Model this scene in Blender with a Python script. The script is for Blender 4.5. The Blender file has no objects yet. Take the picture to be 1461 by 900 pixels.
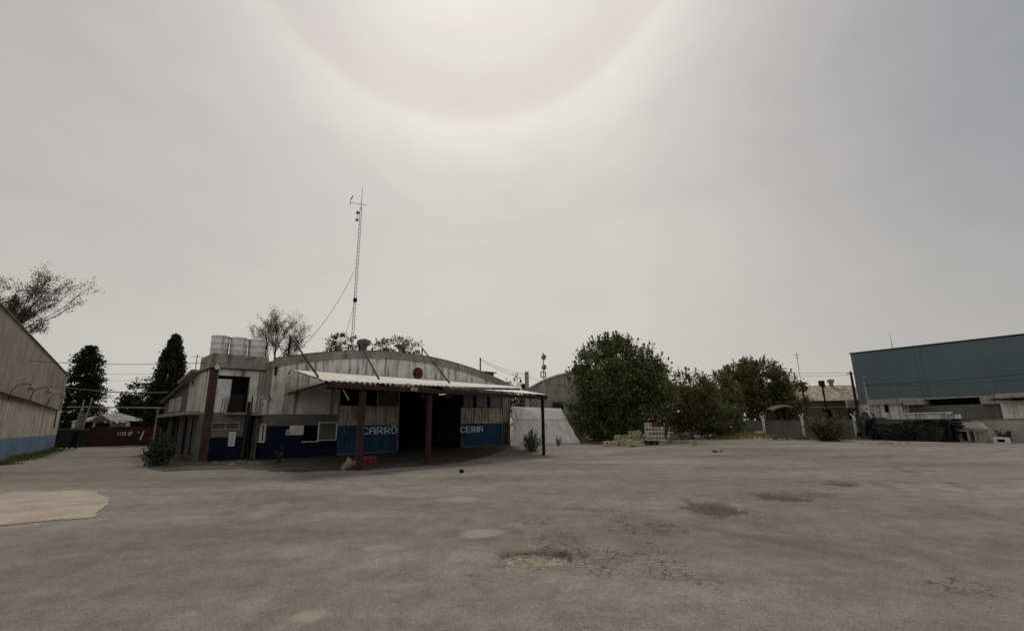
import bpy, math, random
from mathutils import Vector, Matrix
R = math.radians
scene = bpy.context.scene
COL = scene.collection
rnd = random.Random(7)

# ------------------------------------------------------------------ survey camera (used to place things at measured spots)
F, CX, CY, EYE = 660.0, 730.5, 450.0, 1.65
PITCH, ROLL = math.atan(153/660), R(0.785)
_fw = Vector((0, math.cos(PITCH), math.sin(PITCH)))
_u0 = Vector((0, -math.sin(PITCH), math.cos(PITCH)))
_r0 = Vector((1, 0, 0))
RT = math.cos(ROLL)*_r0 - math.sin(ROLL)*_u0
UP = math.sin(ROLL)*_r0 + math.cos(ROLL)*_u0
CAMPOS = Vector((0, 0, EYE))
def ray(px, py): return _fw + RT*((px-CX)/F) + UP*(-(py-CY)/F)
def gp(px, py, z=0.0):
    d = ray(px, py); return CAMPOS + d*((z-EYE)/d.z)
def at(px, py, Y):
    d = ray(px, py); return CAMPOS + d*(Y/d.y)
def onplane(px, py, P, n):
    d = ray(px, py); return CAMPOS + d*((P-CAMPOS).dot(n)/d.dot(n))

# ------------------------------------------------------------------ mesh builder
class MB:
    def __init__(s): s.v=[]; s.f=[]; s.m=[]; s.sm=[]
    def add(s, vs, fs, m=0, smooth=False):
        b=len(s.v); s.v.extend([tuple(p) for p in vs])
        for f in fs: s.f.append([b+i for i in f]); s.m.append(m); s.sm.append(smooth)
        return s
    def box(s, x0,x1,y0,y1,z0,z1, m=0, M=None):
        vs=[Vector((x,y,z)) for z in (z0,z1) for x,y in ((x0,y0),(x1,y0),(x1,y1),(x0,y1))]
        if M: vs=[M@p for p in vs]
        return s.add(vs, [(3,2,1,0),(4,5,6,7),(0,1,5,4),(1,2,6,5),(2,3,7,6),(3,0,4,7)], m)
    def bar(s, a, b, w, h=None, m=0):
        a=Vector(a); b=Vector(b); h=h or w; d=(b-a); L=d.length; d.normalize()
        up=Vector((0,0,1)) if abs(d.z)<.95 else Vector((0,1,0))
        x=d.cross(up).normalized(); y=x.cross(d).normalized()
        vs=[p+x*sx*w/2+y*sy*h/2 for p in (a,b) for sx,sy in ((-1,-1),(1,-1),(1,1),(-1,1))]
        return s.add(vs, [(3,2,1,0),(4,5,6,7),(0,1,5,4),(1,2,6,5),(2,3,7,6),(3,0,4,7)], m)
    def tube(s, pts, r, n=8, m=0, cap=True, smooth=True):
        pts=[Vector(p) for p in pts]; rs=r if isinstance(r,(list,tuple)) else [r]*len(pts)
        vs=[]; k=len(pts)
        for i,p in enumerate(pts):
            d=(pts[min(i+1,k-1)]-pts[max(i-1,0)]).normalized()
            up=Vector((0,0,1)) if abs(d.z)<.9 else Vector((0,1,0))
            x=d.cross(up).normalized(); y=x.cross(d)
            for j in range(n):
                a=2*math.pi*j/n; vs.append(p+x*math.cos(a)*rs[i]+y*math.sin(a)*rs[i])
        fs=[]
        for i in range(k-1):
            for j in range(n):
                j2=(j+1)%n; fs.append((i*n+j,i*n+j2,(i+1)*n+j2,(i+1)*n+j))
        s.add(vs,fs,m,smooth)
        if cap: s.add(vs[:n],[list(range(n))[::-1]],m); s.add(vs[-n:],[list(range(n))],m)
        return s
    def lathe(s, prof, n=20, m=0, c=(0,0,0), smooth=True):
        vs=[]
        for r,z in prof:
            for j in range(n):
                a=2*math.pi*j/n; vs.append((c[0]+r*math.cos(a),c[1]+r*math.sin(a),c[2]+z))
        fs=[(i*n+j,i*n+(j+1)%n,(i+1)*n+(j+1)%n,(i+1)*n+j) for i in range(len(prof)-1) for j in range(n)]
        return s.add(vs,fs,m,smooth)
    def prism(s, poly, d, m=0):     # poly: 3-D points of one face, d: extrusion vector
        poly=[Vector(p) for p in poly]; d=Vector(d); n=len(poly)
        fs=[list(range(n)), list(range(2*n-1,n-1,-1))]+[(i,n+i,n+(i+1)%n,(i+1)%n) for i in range(n)]
        return s.add(poly+[p+d for p in poly], fs, m)
    def grid(s, fn, nu, nv, m=0, smooth=False):
        vs=[fn(i/nu,j/nv) for i in range(nu+1) for j in range(nv+1)]; w=nv+1
        return s.add(vs,[(i*w+j,(i+1)*w+j,(i+1)*w+j+1,i*w+j+1) for i in range(nu) for j in range(nv)],m,smooth)
    def build(s, name, mats, parent=None, solid=0.0, **tags):
        me=bpy.data.meshes.new(name); me.from_pydata(s.v,[],s.f)
        if not isinstance(mats,(list,tuple)): mats=[mats]
        for m in mats: me.materials.append(m)
        me.polygons.foreach_set('material_index', s.m); me.polygons.foreach_set('use_smooth', s.sm)
        me.update()
        o=bpy.data.objects.new(name,me); COL.objects.link(o)
        if parent: o.parent=parent
        if solid:
            md=o.modifiers.new('thickness','SOLIDIFY'); md.thickness=solid; md.offset=-1
        for k,v in tags.items(): o[k]=v
        return o
def thing(name, label, cat, loc=(0,0,0), rz=0.0, group=None):
    o=bpy.data.objects.new(name,None); COL.objects.link(o); o.empty_display_size=.3
    o.location=loc; o.rotation_euler=(0,0,rz); o['label']=label; o['category']=cat
    if group: o['group']=group
    return o
def dup(root, loc, rz, label=None, group=None, rot=None):
    r=root.copy(); COL.objects.link(r); r.location=loc; r.rotation_euler=rot or (0,0,rz)
    if label: r['label']=label
    if group: r['group']=group
    for ch in list(root.children):
        c=ch.copy(); COL.objects.link(c); c.parent=r
        for g in ch.children:
            d=g.copy(); COL.objects.link(d); d.parent=c
    return r

# ------------------------------------------------------------------ materials
def mat(name, c1, c2=None, scale=2.0, rough=.88, streak=None, samt=.7, sscale=3.0, spec=.25, bump=0.0, bscale=30., metal=0., grime=.25, sthr=.52):
    m=bpy.data.materials.new(name); m.use_nodes=True; nt=m.node_tree; N=nt.nodes; L=nt.links
    b=N['Principled BSDF']; b.inputs['Roughness'].default_value=rough
    b.inputs['Specular IOR Level'].default_value=spec; b.inputs['Metallic'].default_value=metal
    tc=N.new('ShaderNodeTexCoord')
    def noise(sc, st=(1,1,1), det=5., rg=.6):
        mp=N.new('ShaderNodeMapping'); mp.inputs['Scale'].default_value=st; L.new(tc.outputs['Object'],mp.inputs['Vector'])
        n=N.new('ShaderNodeTexNoise'); n.inputs['Scale'].default_value=sc; n.inputs['Detail'].default_value=det; n.inputs['Roughness'].default_value=rg
        L.new(mp.outputs[0],n.inputs['Vector']); return n.outputs['Fac']
    def ramp(sock,a,bb):
        mr=N.new('ShaderNodeMapRange'); mr.inputs['From Min'].default_value=a; mr.inputs['From Max'].default_value=bb
        mr.interpolation_type='SMOOTHSTEP'; L.new(sock,mr.inputs['Value']); return mr.outputs[0]
    def mix(fac,A,B,amt=1.):
        mx=N.new('ShaderNodeMix'); mx.data_type='RGBA'
        if amt!=1.:
            mu=N.new('ShaderNodeMath'); mu.operation='MULTIPLY'; mu.inputs[1].default_value=amt; L.new(fac,mu.inputs[0]); fac=mu.outputs[0]
        L.new(fac,mx.inputs['Factor'])
        for s,v in ((6,A),(7,B)):
            if isinstance(v,tuple): mx.inputs[s].default_value=(*v,1)
            else: L.new(v,mx.inputs[s])
        return mx.outputs[2]
    c2=c2 or tuple(x*.72 for x in c1)
    col=mix(ramp(noise(scale),.35,.68),tuple(c1),tuple(c2))
    col=mix(ramp(noise(scale*9,det=3),.45,.75),col,tuple(x*.55 for x in c2),grime)
    if streak:
        col=mix(ramp(noise(sscale,(1,1,.07),6.,.7),sthr,sthr+.17),col,tuple(streak),samt)
    L.new(col,b.inputs['Base Color'])
    if bump:
        bp=N.new('ShaderNodeBump'); bp.inputs['Strength'].default_value=bump; bp.inputs['Distance'].default_value=.02
        L.new(noise(bscale,det=4),bp.inputs['Height']); L.new(bp.outputs[0],b.inputs['Normal'])
    return m
def leafmat(name, c1, c2, trans=.25):
    m=bpy.data.materials.new(name); m.use_nodes=True; nt=m.node_tree; N=nt.nodes; L=nt.links
    out=N['Material Output']; b=N['Principled BSDF']; b.inputs['Roughness'].default_value=.6; b.inputs['Specular IOR Level'].default_value=.2
    g=N.new('ShaderNodeNewGeometry'); tc=N.new('ShaderNodeTexCoord')
    n=N.new('ShaderNodeTexNoise'); n.inputs['Scale'].default_value=.7; n.inputs['Detail'].default_value=3; L.new(tc.outputs['Object'],n.inputs['Vector'])
    ad=N.new('ShaderNodeMath'); ad.operation='ADD'; L.new(g.outputs['Random Per Island'],ad.inputs[0]); L.new(n.outputs['Fac'],ad.inputs[1])
    mr=N.new('ShaderNodeMapRange'); mr.inputs['From Min'].default_value=.35; mr.inputs['From Max'].default_value=1.3; L.new(ad.outputs[0],mr.inputs['Value'])
    mx=N.new('ShaderNodeMix'); mx.data_type='RGBA'; L.new(mr.outputs[0],mx.inputs['Factor']); mx.inputs[6].default_value=(*c1,1); mx.inputs[7].default_value=(*c2,1)
    L.new(mx.outputs[2],b.inputs['Base Color'])
    t=N.new('ShaderNodeBsdfTranslucent'); L.new(mx.outputs[2],t.inputs['Color'])
    ms=N.new('ShaderNodeMixShader'); ms.inputs[0].default_value=trans; L.new(b.outputs[0],ms.inputs[1]); L.new(t.outputs[0],ms.inputs[2]); L.new(ms.outputs[0],out.inputs['Surface'])
    return m

K={}
K['plaster']=mat('pale_plaster',(0.6090,0.5800,0.5292),(0.4495,0.4277,0.3842),1.2,streak=(.085,.075,.065),samt=.8,sthr=.49,sscale=2.6,bump=.15)
K['fascia_white']=mat('stained_white_facade',(0.7059,0.6845,0.6417),(0.5347,0.5134,0.4759),1.4,streak=(.12,.11,.10),samt=.85,sscale=4.,sthr=.46)
K['parapet']=mat('weathered_parapet',(0.2635,0.2480,0.2170),(0.1550,0.1473,0.1318),1.1,streak=(.045,.042,.038),samt=.8,sscale=2.2,bump=.2)
K['conc']=mat('old_concrete',(0.3120,0.2940,0.2700),(0.2160,0.2016,0.1800),1.3,streak=(.07,.064,.056),samt=.75,sscale=3.,bump=.25)
K['conc_dark']=mat('dark_stained_concrete',(0.1725,0.1610,0.1437),(0.1035,0.0966,0.0862),1.6,streak=(.04,.037,.033),samt=.8,sscale=3.,bump=.25)
K['block_white']=mat('whitewashed_blocks',(0.6720,0.6600,0.6240),(0.4800,0.4620,0.4320),2.2,streak=(.10,.09,.08),samt=.85,sthr=.46,sscale=2.5,bump=.4,bscale=9)
K['grey_paint']=mat('grey_paint',(0.1380,0.1323,0.1242),(0.1092,0.1035,0.0978),1.5,streak=(.06,.056,.05),samt=.5)
K['navy']=mat('navy_paint',(.0075,.0105,.027),(.005,.007,.017),1.5,streak=(.014,.014,.017),samt=.25,rough=.8,spec=.1)
K['blue_sheet']=mat('blue_painted_sheet',(0.0204,0.0653,0.1428),(0.0122,0.0394,0.0884),1.6,streak=(.10,.145,.20),samt=.6,sscale=9,rough=.6)
K['beige_sheet']=mat('beige_painted_sheet',(0.5250,0.4562,0.3750),(0.3625,0.3063,0.2500),1.6,streak=(.07,.04,.028),samt=.9,sscale=9.,sthr=.49,rough=.7)
K['rust_red']=mat('rust_red_steel',(0.0450,0.0195,0.0150),(0.0255,0.0135,0.0112),3.,streak=(.010,.007,.006),samt=.8,rough=.75,bump=.15)
K['brown_paint']=mat('brown_pilaster_paint',(0.0840,0.0408,0.0276),(0.0408,0.0252,0.0192),3.5,streak=(.016,.012,.011),samt=.85)
K['dark_steel']=mat('dark_steel',(.012,.011,.0105),(.007,.0065,.006),3.,rough=.75,spec=.1)
K['roof_sheet']=mat('galvanised_roof_sheet',(.68,.655,.60),(.55,.525,.47),.9,streak=(.20,.15,.11),samt=.45,sscale=1.6,rough=.7)
K['white_sheet']=mat('new_white_roof_sheet',(.72,.71,.69),(.63,.62,.6),.9,rough=.55,grime=.1)
K['grey_sheet']=mat('leaning_grey_sheet',(0.7440,0.7320,0.7200),(0.6240,0.6180,0.6060),1.0,streak=(.20,.19,.18),samt=.4,sscale=2.,rough=.65)
K['grey_sheet2']=mat('leaning_dull_sheet',(0.6210,0.6170,0.6075),(0.5130,0.5063,0.4928),1.0,streak=(.15,.14,.13),samt=.5,sscale=2.,rough=.7)
K['tank']=mat('fibre_cement_tank',(0.6670,0.6555,0.6210),(0.5290,0.5175,0.4887),2.5,streak=(.15,.14,.125),samt=.7,sthr=.48,sscale=4.)
K['barrel_roof']=mat('dull_roof_sheet',(.12,.115,.108),(.08,.077,.07),.8,rough=.8)
K['black']=mat('black_and_unlit_openings',(.006,.006,.006),(.004,.004,.004),2.,rough=.95,spec=.05)  # also put on openings, where black stands in for unlit insides
K['glass_dark']=mat('dusty_window_pane',(.02,.021,.021),(.035,.034,.03),3.,rough=.25,spec=.5)
K['pane_frost']=mat('grimy_frosted_pane',(.19,.185,.165),(.13,.125,.11),3.,rough=.5,spec=.4,streak=(.07,.065,.055),samt=.5)
K['shutter']=mat('olive_grey_shutter',(.12,.118,.085),(.085,.083,.062),2.,rough=.6)
K['white_paint']=mat('white_paint',(.62,.61,.58),(.5,.49,.46),3.,rough=.6,grime=.2)
K['letters']=mat('faded_lettering_paint',(0.8400,0.8600,0.8600),(0.5250,0.5775,0.6300),6.,rough=.7)
K['red_sign']=mat('faded_red_sign',(.17,.020,.022),(.11,.016,.016),4.,rough=.6,streak=(.05,.012,.012),samt=.5,sscale=6)
K['red_plastic']=mat('red_plastic',(.20,.028,.016),(.13,.02,.012),4.,rough=.6)
K['crate']=mat('pale_yellow_plastic',(0.450,0.411,0.235),(0.352,0.313,0.166),3.,rough=.6)
K['crate_w']=mat('bleached_plastic',(0.460,0.432,0.340),(0.368,0.345,0.267),3.,rough=.6)
K['crate_dk']=mat('dark_red_plastic',(.035,.010,.012),(.02,.008,.008),3.,rough=.6)
K['teal']=mat('blue_grey_cladding',(.098,.128,.137),(.085,.112,.121),.12,rough=.6,grime=.12,streak=(.085,.108,.118),samt=.45,sscale=2.2)
K['gate']=mat('oxblood_gate_paint',(.040,.008,.009),(.028,.007,.007),1.5,rough=.7)
K['bin']=mat('dark_green_container',(.022,.032,.032),(.014,.021,.022),2.,rough=.6)
K['tile']=mat('mossy_roof_tiles',(0.5040,0.4320,0.3480),(0.2040,0.1800,0.1320),1.5,streak=(.10,.09,.06),samt=.8,sscale=2.0)
K['brick']=mat('brown_brick',(0.1350,0.0891,0.0648),(0.0878,0.0607,0.0459),1.5,bump=.3)
K['bark']=mat('bark',(.045,.038,.030),(.025,.021,.017),4.,bump=.4)
K['wall_left']=mat('streaked_concrete_wall',(0.3875,0.3332,0.2712),(0.2558,0.2170,0.1736),.6,streak=(.50,.465,.42),samt=.85,sscale=2.6,bump=.3,sthr=.46)
K['wall_left_up']=mat('stained_render',(0.3000,0.2475,0.1920),(0.1875,0.1545,0.1200),.5,streak=(.06,.048,.038),samt=.6,sscale=1.7,bump=.3)
K['wall_blue']=mat('light_blue_band',(.115,.178,.255),(.09,.14,.205),.8,streak=(.07,.09,.11),samt=.5)
K['far_wall']=mat('grey_panel_fence',(0.1323,0.1288,0.1242),(0.0978,0.0943,0.0897),.7,streak=(.05,.048,.044),samt=.6,sscale=1.3)
K['far_pale']=mat('pale_boundary_render',(0.3625,0.3438,0.3125),(0.2750,0.2562,0.2313),.6,streak=(.11,.10,.085),samt=.5,sscale=1.3)
K['dark_wood']=mat('blackened_timber',(.022,.021,.020),(.012,.0115,.011),3.,rough=.9)
K['tarp_black']=mat('black_sheeting',(.009,.009,.0095),(.005,.005,.0055),3.,rough=.7,spec=.1)
K['wood']=mat('grey_timber',(.14,.115,.09),(.08,.066,.052),3.)
K['stone']=mat('tan_rubble',(.26,.22,.165),(.17,.14,.105),5.,bump=.4)
K['gravel']=mat('pale_gravel',(.48,.43,.345),(.27,.24,.19),9.)
K['patch']=mat('pale_concrete_patch',(.375,.325,.255),(.27,.23,.18),1.3,streak=(.17,.145,.11),samt=.5,sscale=6,bump=.2,bscale=60)
K['leaf_big']=leafmat('dark_green_leaves',(.020,.029,.010),(.125,.138,.045),.38)
K['leaf_mid']=leafmat('olive_green_leaves',(.023,.029,.011),(.135,.135,.047),.38)
K['leaf_dk']=leafmat('blackish_conifer_foliage',(.007,.010,.007),(.020,.026,.015),.1)
K['leaf_br']=leafmat('thin_brownish_leaves',(.040,.034,.017),(.13,.105,.05),.3)
K['leaf_weed']=leafmat('weed_leaves',(.045,.055,.022),(.13,.135,.055),.3)
K['leaf_bush']=leafmat('yellowish_bush_leaves',(.045,.052,.020),(.12,.12,.045),.3)
K['leaf_grey']=leafmat('dusty_grey_leaves',(.022,.025,.019),(.06,.065,.048),.15)
K['grass']=leafmat('dry_grass',(.10,.095,.035),(.22,.195,.08),.3)
K['skirt']=mat('streaky_grey_sheet',(0.4800,0.4500,0.4140),(0.3240,0.3000,0.2760),2.,streak=(.06,.052,.046),samt=.9,sscale=6.,sthr=.47)
K['shade_floor']=mat('shade_darkened_concrete',(.075,.067,.058),(.036,.032,.028),.8,bump=.3,grime=.45)  # concrete darkened to carry the shade under the canopy
K['silver']=mat('silver_lamp_metal',(.28,.29,.30),(.2,.2,.21),3.,rough=.4)

# ------------------------------------------------------------------ lettering
def lettering(txt, size, m, parent, loc, rot, bold=.012, shear=0., sx=1.0, depth=.004, name='lettering'):
    cu=bpy.data.curves.new('txt','FONT'); cu.body=txt; cu.size=size; cu.offset=bold; cu.extrude=depth; cu.shear=shear; cu.space_character=1.12
    o=bpy.data.objects.new('txt',cu); COL.objects.link(o)
    bpy.context.view_layer.update()
    me=bpy.data.meshes.new_from_object(o.evaluated_get(bpy.context.evaluated_depsgraph_get()))
    bpy.data.objects.remove(o)
    me.materials.clear(); me.materials.append(m)
    q=bpy.data.objects.new(name,me); COL.objects.link(q); q.parent=parent; q.location=loc; q.rotation_euler=rot; q.scale=(sx,1,1)
    return q

GLY={'C':['.###.','#...#','#....','#....','#....','#...#','.###.'],'A':['.###.','#...#','#...#','#####','#...#','#...#','#...#'],'R':['####.','#...#','#...#','####.','#.##.','#..#.','#...#'],
 'O':['.###.','#...#','#...#','#...#','#...#','#...#','.###.'],'E':['#####','#....','#....','####.','#....','#....','#####'],'I':['#','#','#','#','#','#','#']}
def block_letters(txt,h,cw,gap,m,parent,x,y,z):
    # hand-painted blocky capitals, each letter one mesh
    ch=h/7
    for c in txt:
        g=MB(); rows=GLY[c]
        for i,row in enumerate(rows):
            j=0
            while j<len(row):
                if row[j]=='#':
                    k=j
                    while k<len(row) and row[k]=='#': k+=1
                    z1=z+h-i*ch; g.box(x+j*cw-.012,x+k*cw+.012,y-.006,y,z1-ch,z1); j=k
                else: j+=1
        g.build('letter',m,parent); x+=len(rows[0])*cw+gap
# ------------------------------------------------------------------ vegetation
def leaf(mb, p, s, r, up=0.0, m=0):
    a=r.uniform(0,6.283); t=r.uniform(-1,1)
    d=Vector((math.cos(a)*math.sqrt(1-t*t),math.sin(a)*math.sqrt(1-t*t),t*(1-up)+up)).normalized()
    q=Vector((r.gauss(0,1),r.gauss(0,1),r.gauss(0,1))); x=d.cross(q)
    if x.length<1e-3: return
    x.normalize(); s*=r.uniform(.6,1.3)
    mb.add([p-d*s*.5,p+x*s*.3,p+d*s*.5,p-x*s*.3],[(0,1,2,3)],m)
def blob_crown(blobs, ncl, nleaf, size, seed, spread=.32, shell=.55, up=.2, shoots=0, shoot_len=.8):
    """clusters of leaves through ellipsoid blobs (cx,cy,cz,rx,ry,rz); returns leaf MB and cluster centres"""
    r=random.Random(seed); mb=MB(); cen=[]
    w=[b[3]*b[4]*b[5] for b in blobs]
    for i in range(ncl):
        b=r.choices(blobs,w)[0]
        while True:
            v=Vector((r.uniform(-1,1),r.uniform(-1,1),r.uniform(-1,1)))
            if shell*r.random()**.5<v.length<1: break
        rad=1+.16*math.sin(5*v.x+seed)+.12*math.sin(7*v.y+3*v.z)
        c=Vector((b[0]+v.x*b[3]*rad,b[1]+v.y*b[4]*rad,b[2]+v.z*b[5]*rad))
        if c.z<.15: c.z=.15+r.random()*.3
        cen.append(c); k=r.uniform(.5,1.5)*spread
        for j in range(int(nleaf*r.uniform(.4,1.5))):
            p=c+Vector((r.gauss(0,k),r.gauss(0,k),r.gauss(0,k*.8)))
            if p.z>.03: leaf(mb,p,size,r,up)
    for i in range(shoots):
        b=r.choices(blobs,w)[0]; a=r.uniform(0,6.283); q=r.uniform(0,.95)
        base=Vector((b[0]+math.cos(a)*q*b[3],b[1]+math.sin(a)*q*b[4],b[2]+b[5]*math.sqrt(max(0,1-q*q))*.93))
        d=Vector((math.cos(a)*q*.55+r.gauss(0,.12),math.sin(a)*q*.55+r.gauss(0,.12),1)).normalized(); Ls=shoot_len*r.uniform(.4,1.3)
        for j in range(int(26*Ls)):
            t=r.random(); p=base+d*Ls*t; k=.10*(1.2-t)
            leaf(mb,p+Vector((r.gauss(0,k),r.gauss(0,k),r.gauss(0,k))),size*.9,r,.5)
    return mb,cen
def trunk_mb(h, r0, cen, seed, nb=14, fork=.35):
    r=random.Random(seed); mb=MB(); pts=[]; x=y=0
    for i in range(7):
        pts.append(Vector((x,y,h*i/6))); x+=r.gauss(0,.05*h/6); y+=r.gauss(0,.05*h/6)
    mb.tube(pts,[r0*(1-.8*i/6)*(1.35 if i==0 else 1) for i in range(7)],7)
    for c in r.sample(cen,min(nb,len(cen))):
        k=r.uniform(fork,.8); a=pts[0].lerp(pts[-1],k); a=pts[min(5,int(k*6))].lerp(pts[min(6,int(k*6)+1)],k*6-int(k*6))
        mid=a.lerp(c,.5)+Vector((r.gauss(0,.2),r.gauss(0,.2),r.uniform(0,.4)))
        mb.tube([a,a.lerp(mid,.5)+Vector((r.gauss(0,.08),r.gauss(0,.08),.05)),mid,mid.lerp(c,.6),c],[r0*.35,r0*.28,r0*.2,r0*.12,r0*.04],5)
    return mb
def leafy_tree(name,label,cat,loc,blobs,ncl,nleaf,size,lm,seed,h,r0,group=None,**kw):
    t=thing(name,label,cat,loc,0,group); mb,cen=blob_crown(blobs,ncl,nleaf,size,seed,**kw)
    mb.build('crown',lm,t); trunk_mb(h,r0,cen,seed).build('trunk',K['bark'],t); return t
def sparse_tree(name,label,loc,h,spread,lm,seed,levels=5,leaves=6,size=.22,lean=(0,0),group=None,r0=.22,first=.35,twig=True):
    """trunk with forking limbs, thin leaves at the twig ends"""
    r=random.Random(seed); t=thing(name,label,'tree',loc,0,group); br=MB(); lf=MB()
    def grow(p,d,L,rad,lev):
        pts=[p]; q=p.copy(); dd=d.copy()
        for i in range(3):
            dd=(dd+Vector((r.gauss(0,.11),r.gauss(0,.11),r.gauss(0,.06)+.03))).normalized(); q=q+dd*L/3; pts.append(q.copy())
        br.tube(pts,[rad,rad*.88,rad*.76,rad*.62],6 if lev<2 else 4,cap=False)
        if lev>=levels-2:
            for i in range(leaves):
                a=pts[r.randint(1,3)]+Vector((r.gauss(0,size*1.1),r.gauss(0,size*1.1),r.gauss(0,size*.9))); leaf(lf,a,size,r,.2)
        if lev>=levels: return
        n=r.choice((2,3,3)) if lev else 4
        for i in range(n):
            a=r.uniform(0,6.283); tilt=r.uniform(.25,.75)*spread
            side=Vector((math.cos(a),math.sin(a),0)); side=(side-dd*side.dot(dd)).normalized()
            nd=(dd*math.cos(tilt)+side*math.sin(tilt)+Vector((lean[0],lean[1],0))*.12).normalized()
            grow(pts[3] if i<2 else pts[2],nd,L*r.uniform(.62,.85),rad*.6,lev+1)
    grow(Vector((0,0,0)),Vector((lean[0]*.15,lean[1]*.15,1)).normalized(),h*first,r0,0)
    br.build('trunk',K['bark'],t); lf.build('crown',lm,t); return t
def conifer(name,label,loc,h,rad,seed,column=False,ragged=.25):
    r=random.Random(seed); t=thing(name,label,'tree',loc); mb=MB()
    n=int(620*(1.2 if column else 1.3))
    for i in range(n):
        z=r.random()**.9*h*.985+.1; f=z/h
        if column: prof=rad*min(1,(f/.12)**.6)*(1-f**2.4)**.8+.05
        else: prof=rad*(.55+.45*math.sin(min(1,f*1.6)*1.57))*(1-f)**.55*(1+ragged*math.sin(f*34+seed))
        a=r.uniform(0,6.283); q=prof*(1-.45*r.random()**2)*(1+r.gauss(0,.10 if column else .18))
        c=Vector((math.cos(a)*q,math.sin(a)*q,z)); k=.10+.16*prof*.4
        for j in range(26):
            q_=0 if column else r.uniform(-.6,.5); p=c+Vector((math.cos(a)*q_,math.sin(a)*q_,-.22*q_))+Vector((r.gauss(0,k*1.1),r.gauss(0,k*1.1),r.gauss(0,k*(1 if column else .55)))); leaf(mb,p,.25,r,.65 if column else -.05)
    mb.build('crown',K['leaf_dk'],t); MB().tube([(0,0,0),(0,0,h*.5),(0,0,h*.93)],[.28,.18,.03],8).build('trunk',K['bark'],t); return t
def weed(name,label,loc,h,w,lm,seed,stems=14,size=.10,cat='weed',group=None,lps=26):
    r=random.Random(seed); t=thing(name,label,cat,loc,0,group); st=MB(); lf=MB()
    for i in range(stems):
        a=r.uniform(0,6.283); q=r.random()**.7; hh=h*r.uniform(.45,1)*(1-.35*q); tip=Vector((math.cos(a)*q*w/2,math.sin(a)*q*w/2,hh)); b=Vector((tip.x*.25,tip.y*.25,0))
        mid=b.lerp(tip,.5)+Vector((r.gauss(0,.04),r.gauss(0,.04),.05*h)); st.tube([b,mid,tip],[.012,.009,.004],4,cap=False)
        for j in range(lps):
            u=r.uniform(.08,1); p=(b.lerp(mid,u*2) if u<.5 else mid.lerp(tip,u*2-1)); k=.07*h*(1.25-u)
            leaf(lf,p+Vector((r.gauss(0,k),r.gauss(0,k),r.gauss(0,k))),size,r,.35)
    st.build('stem',K['bark'],t); lf.build('foliage',lm,t); return t

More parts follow.
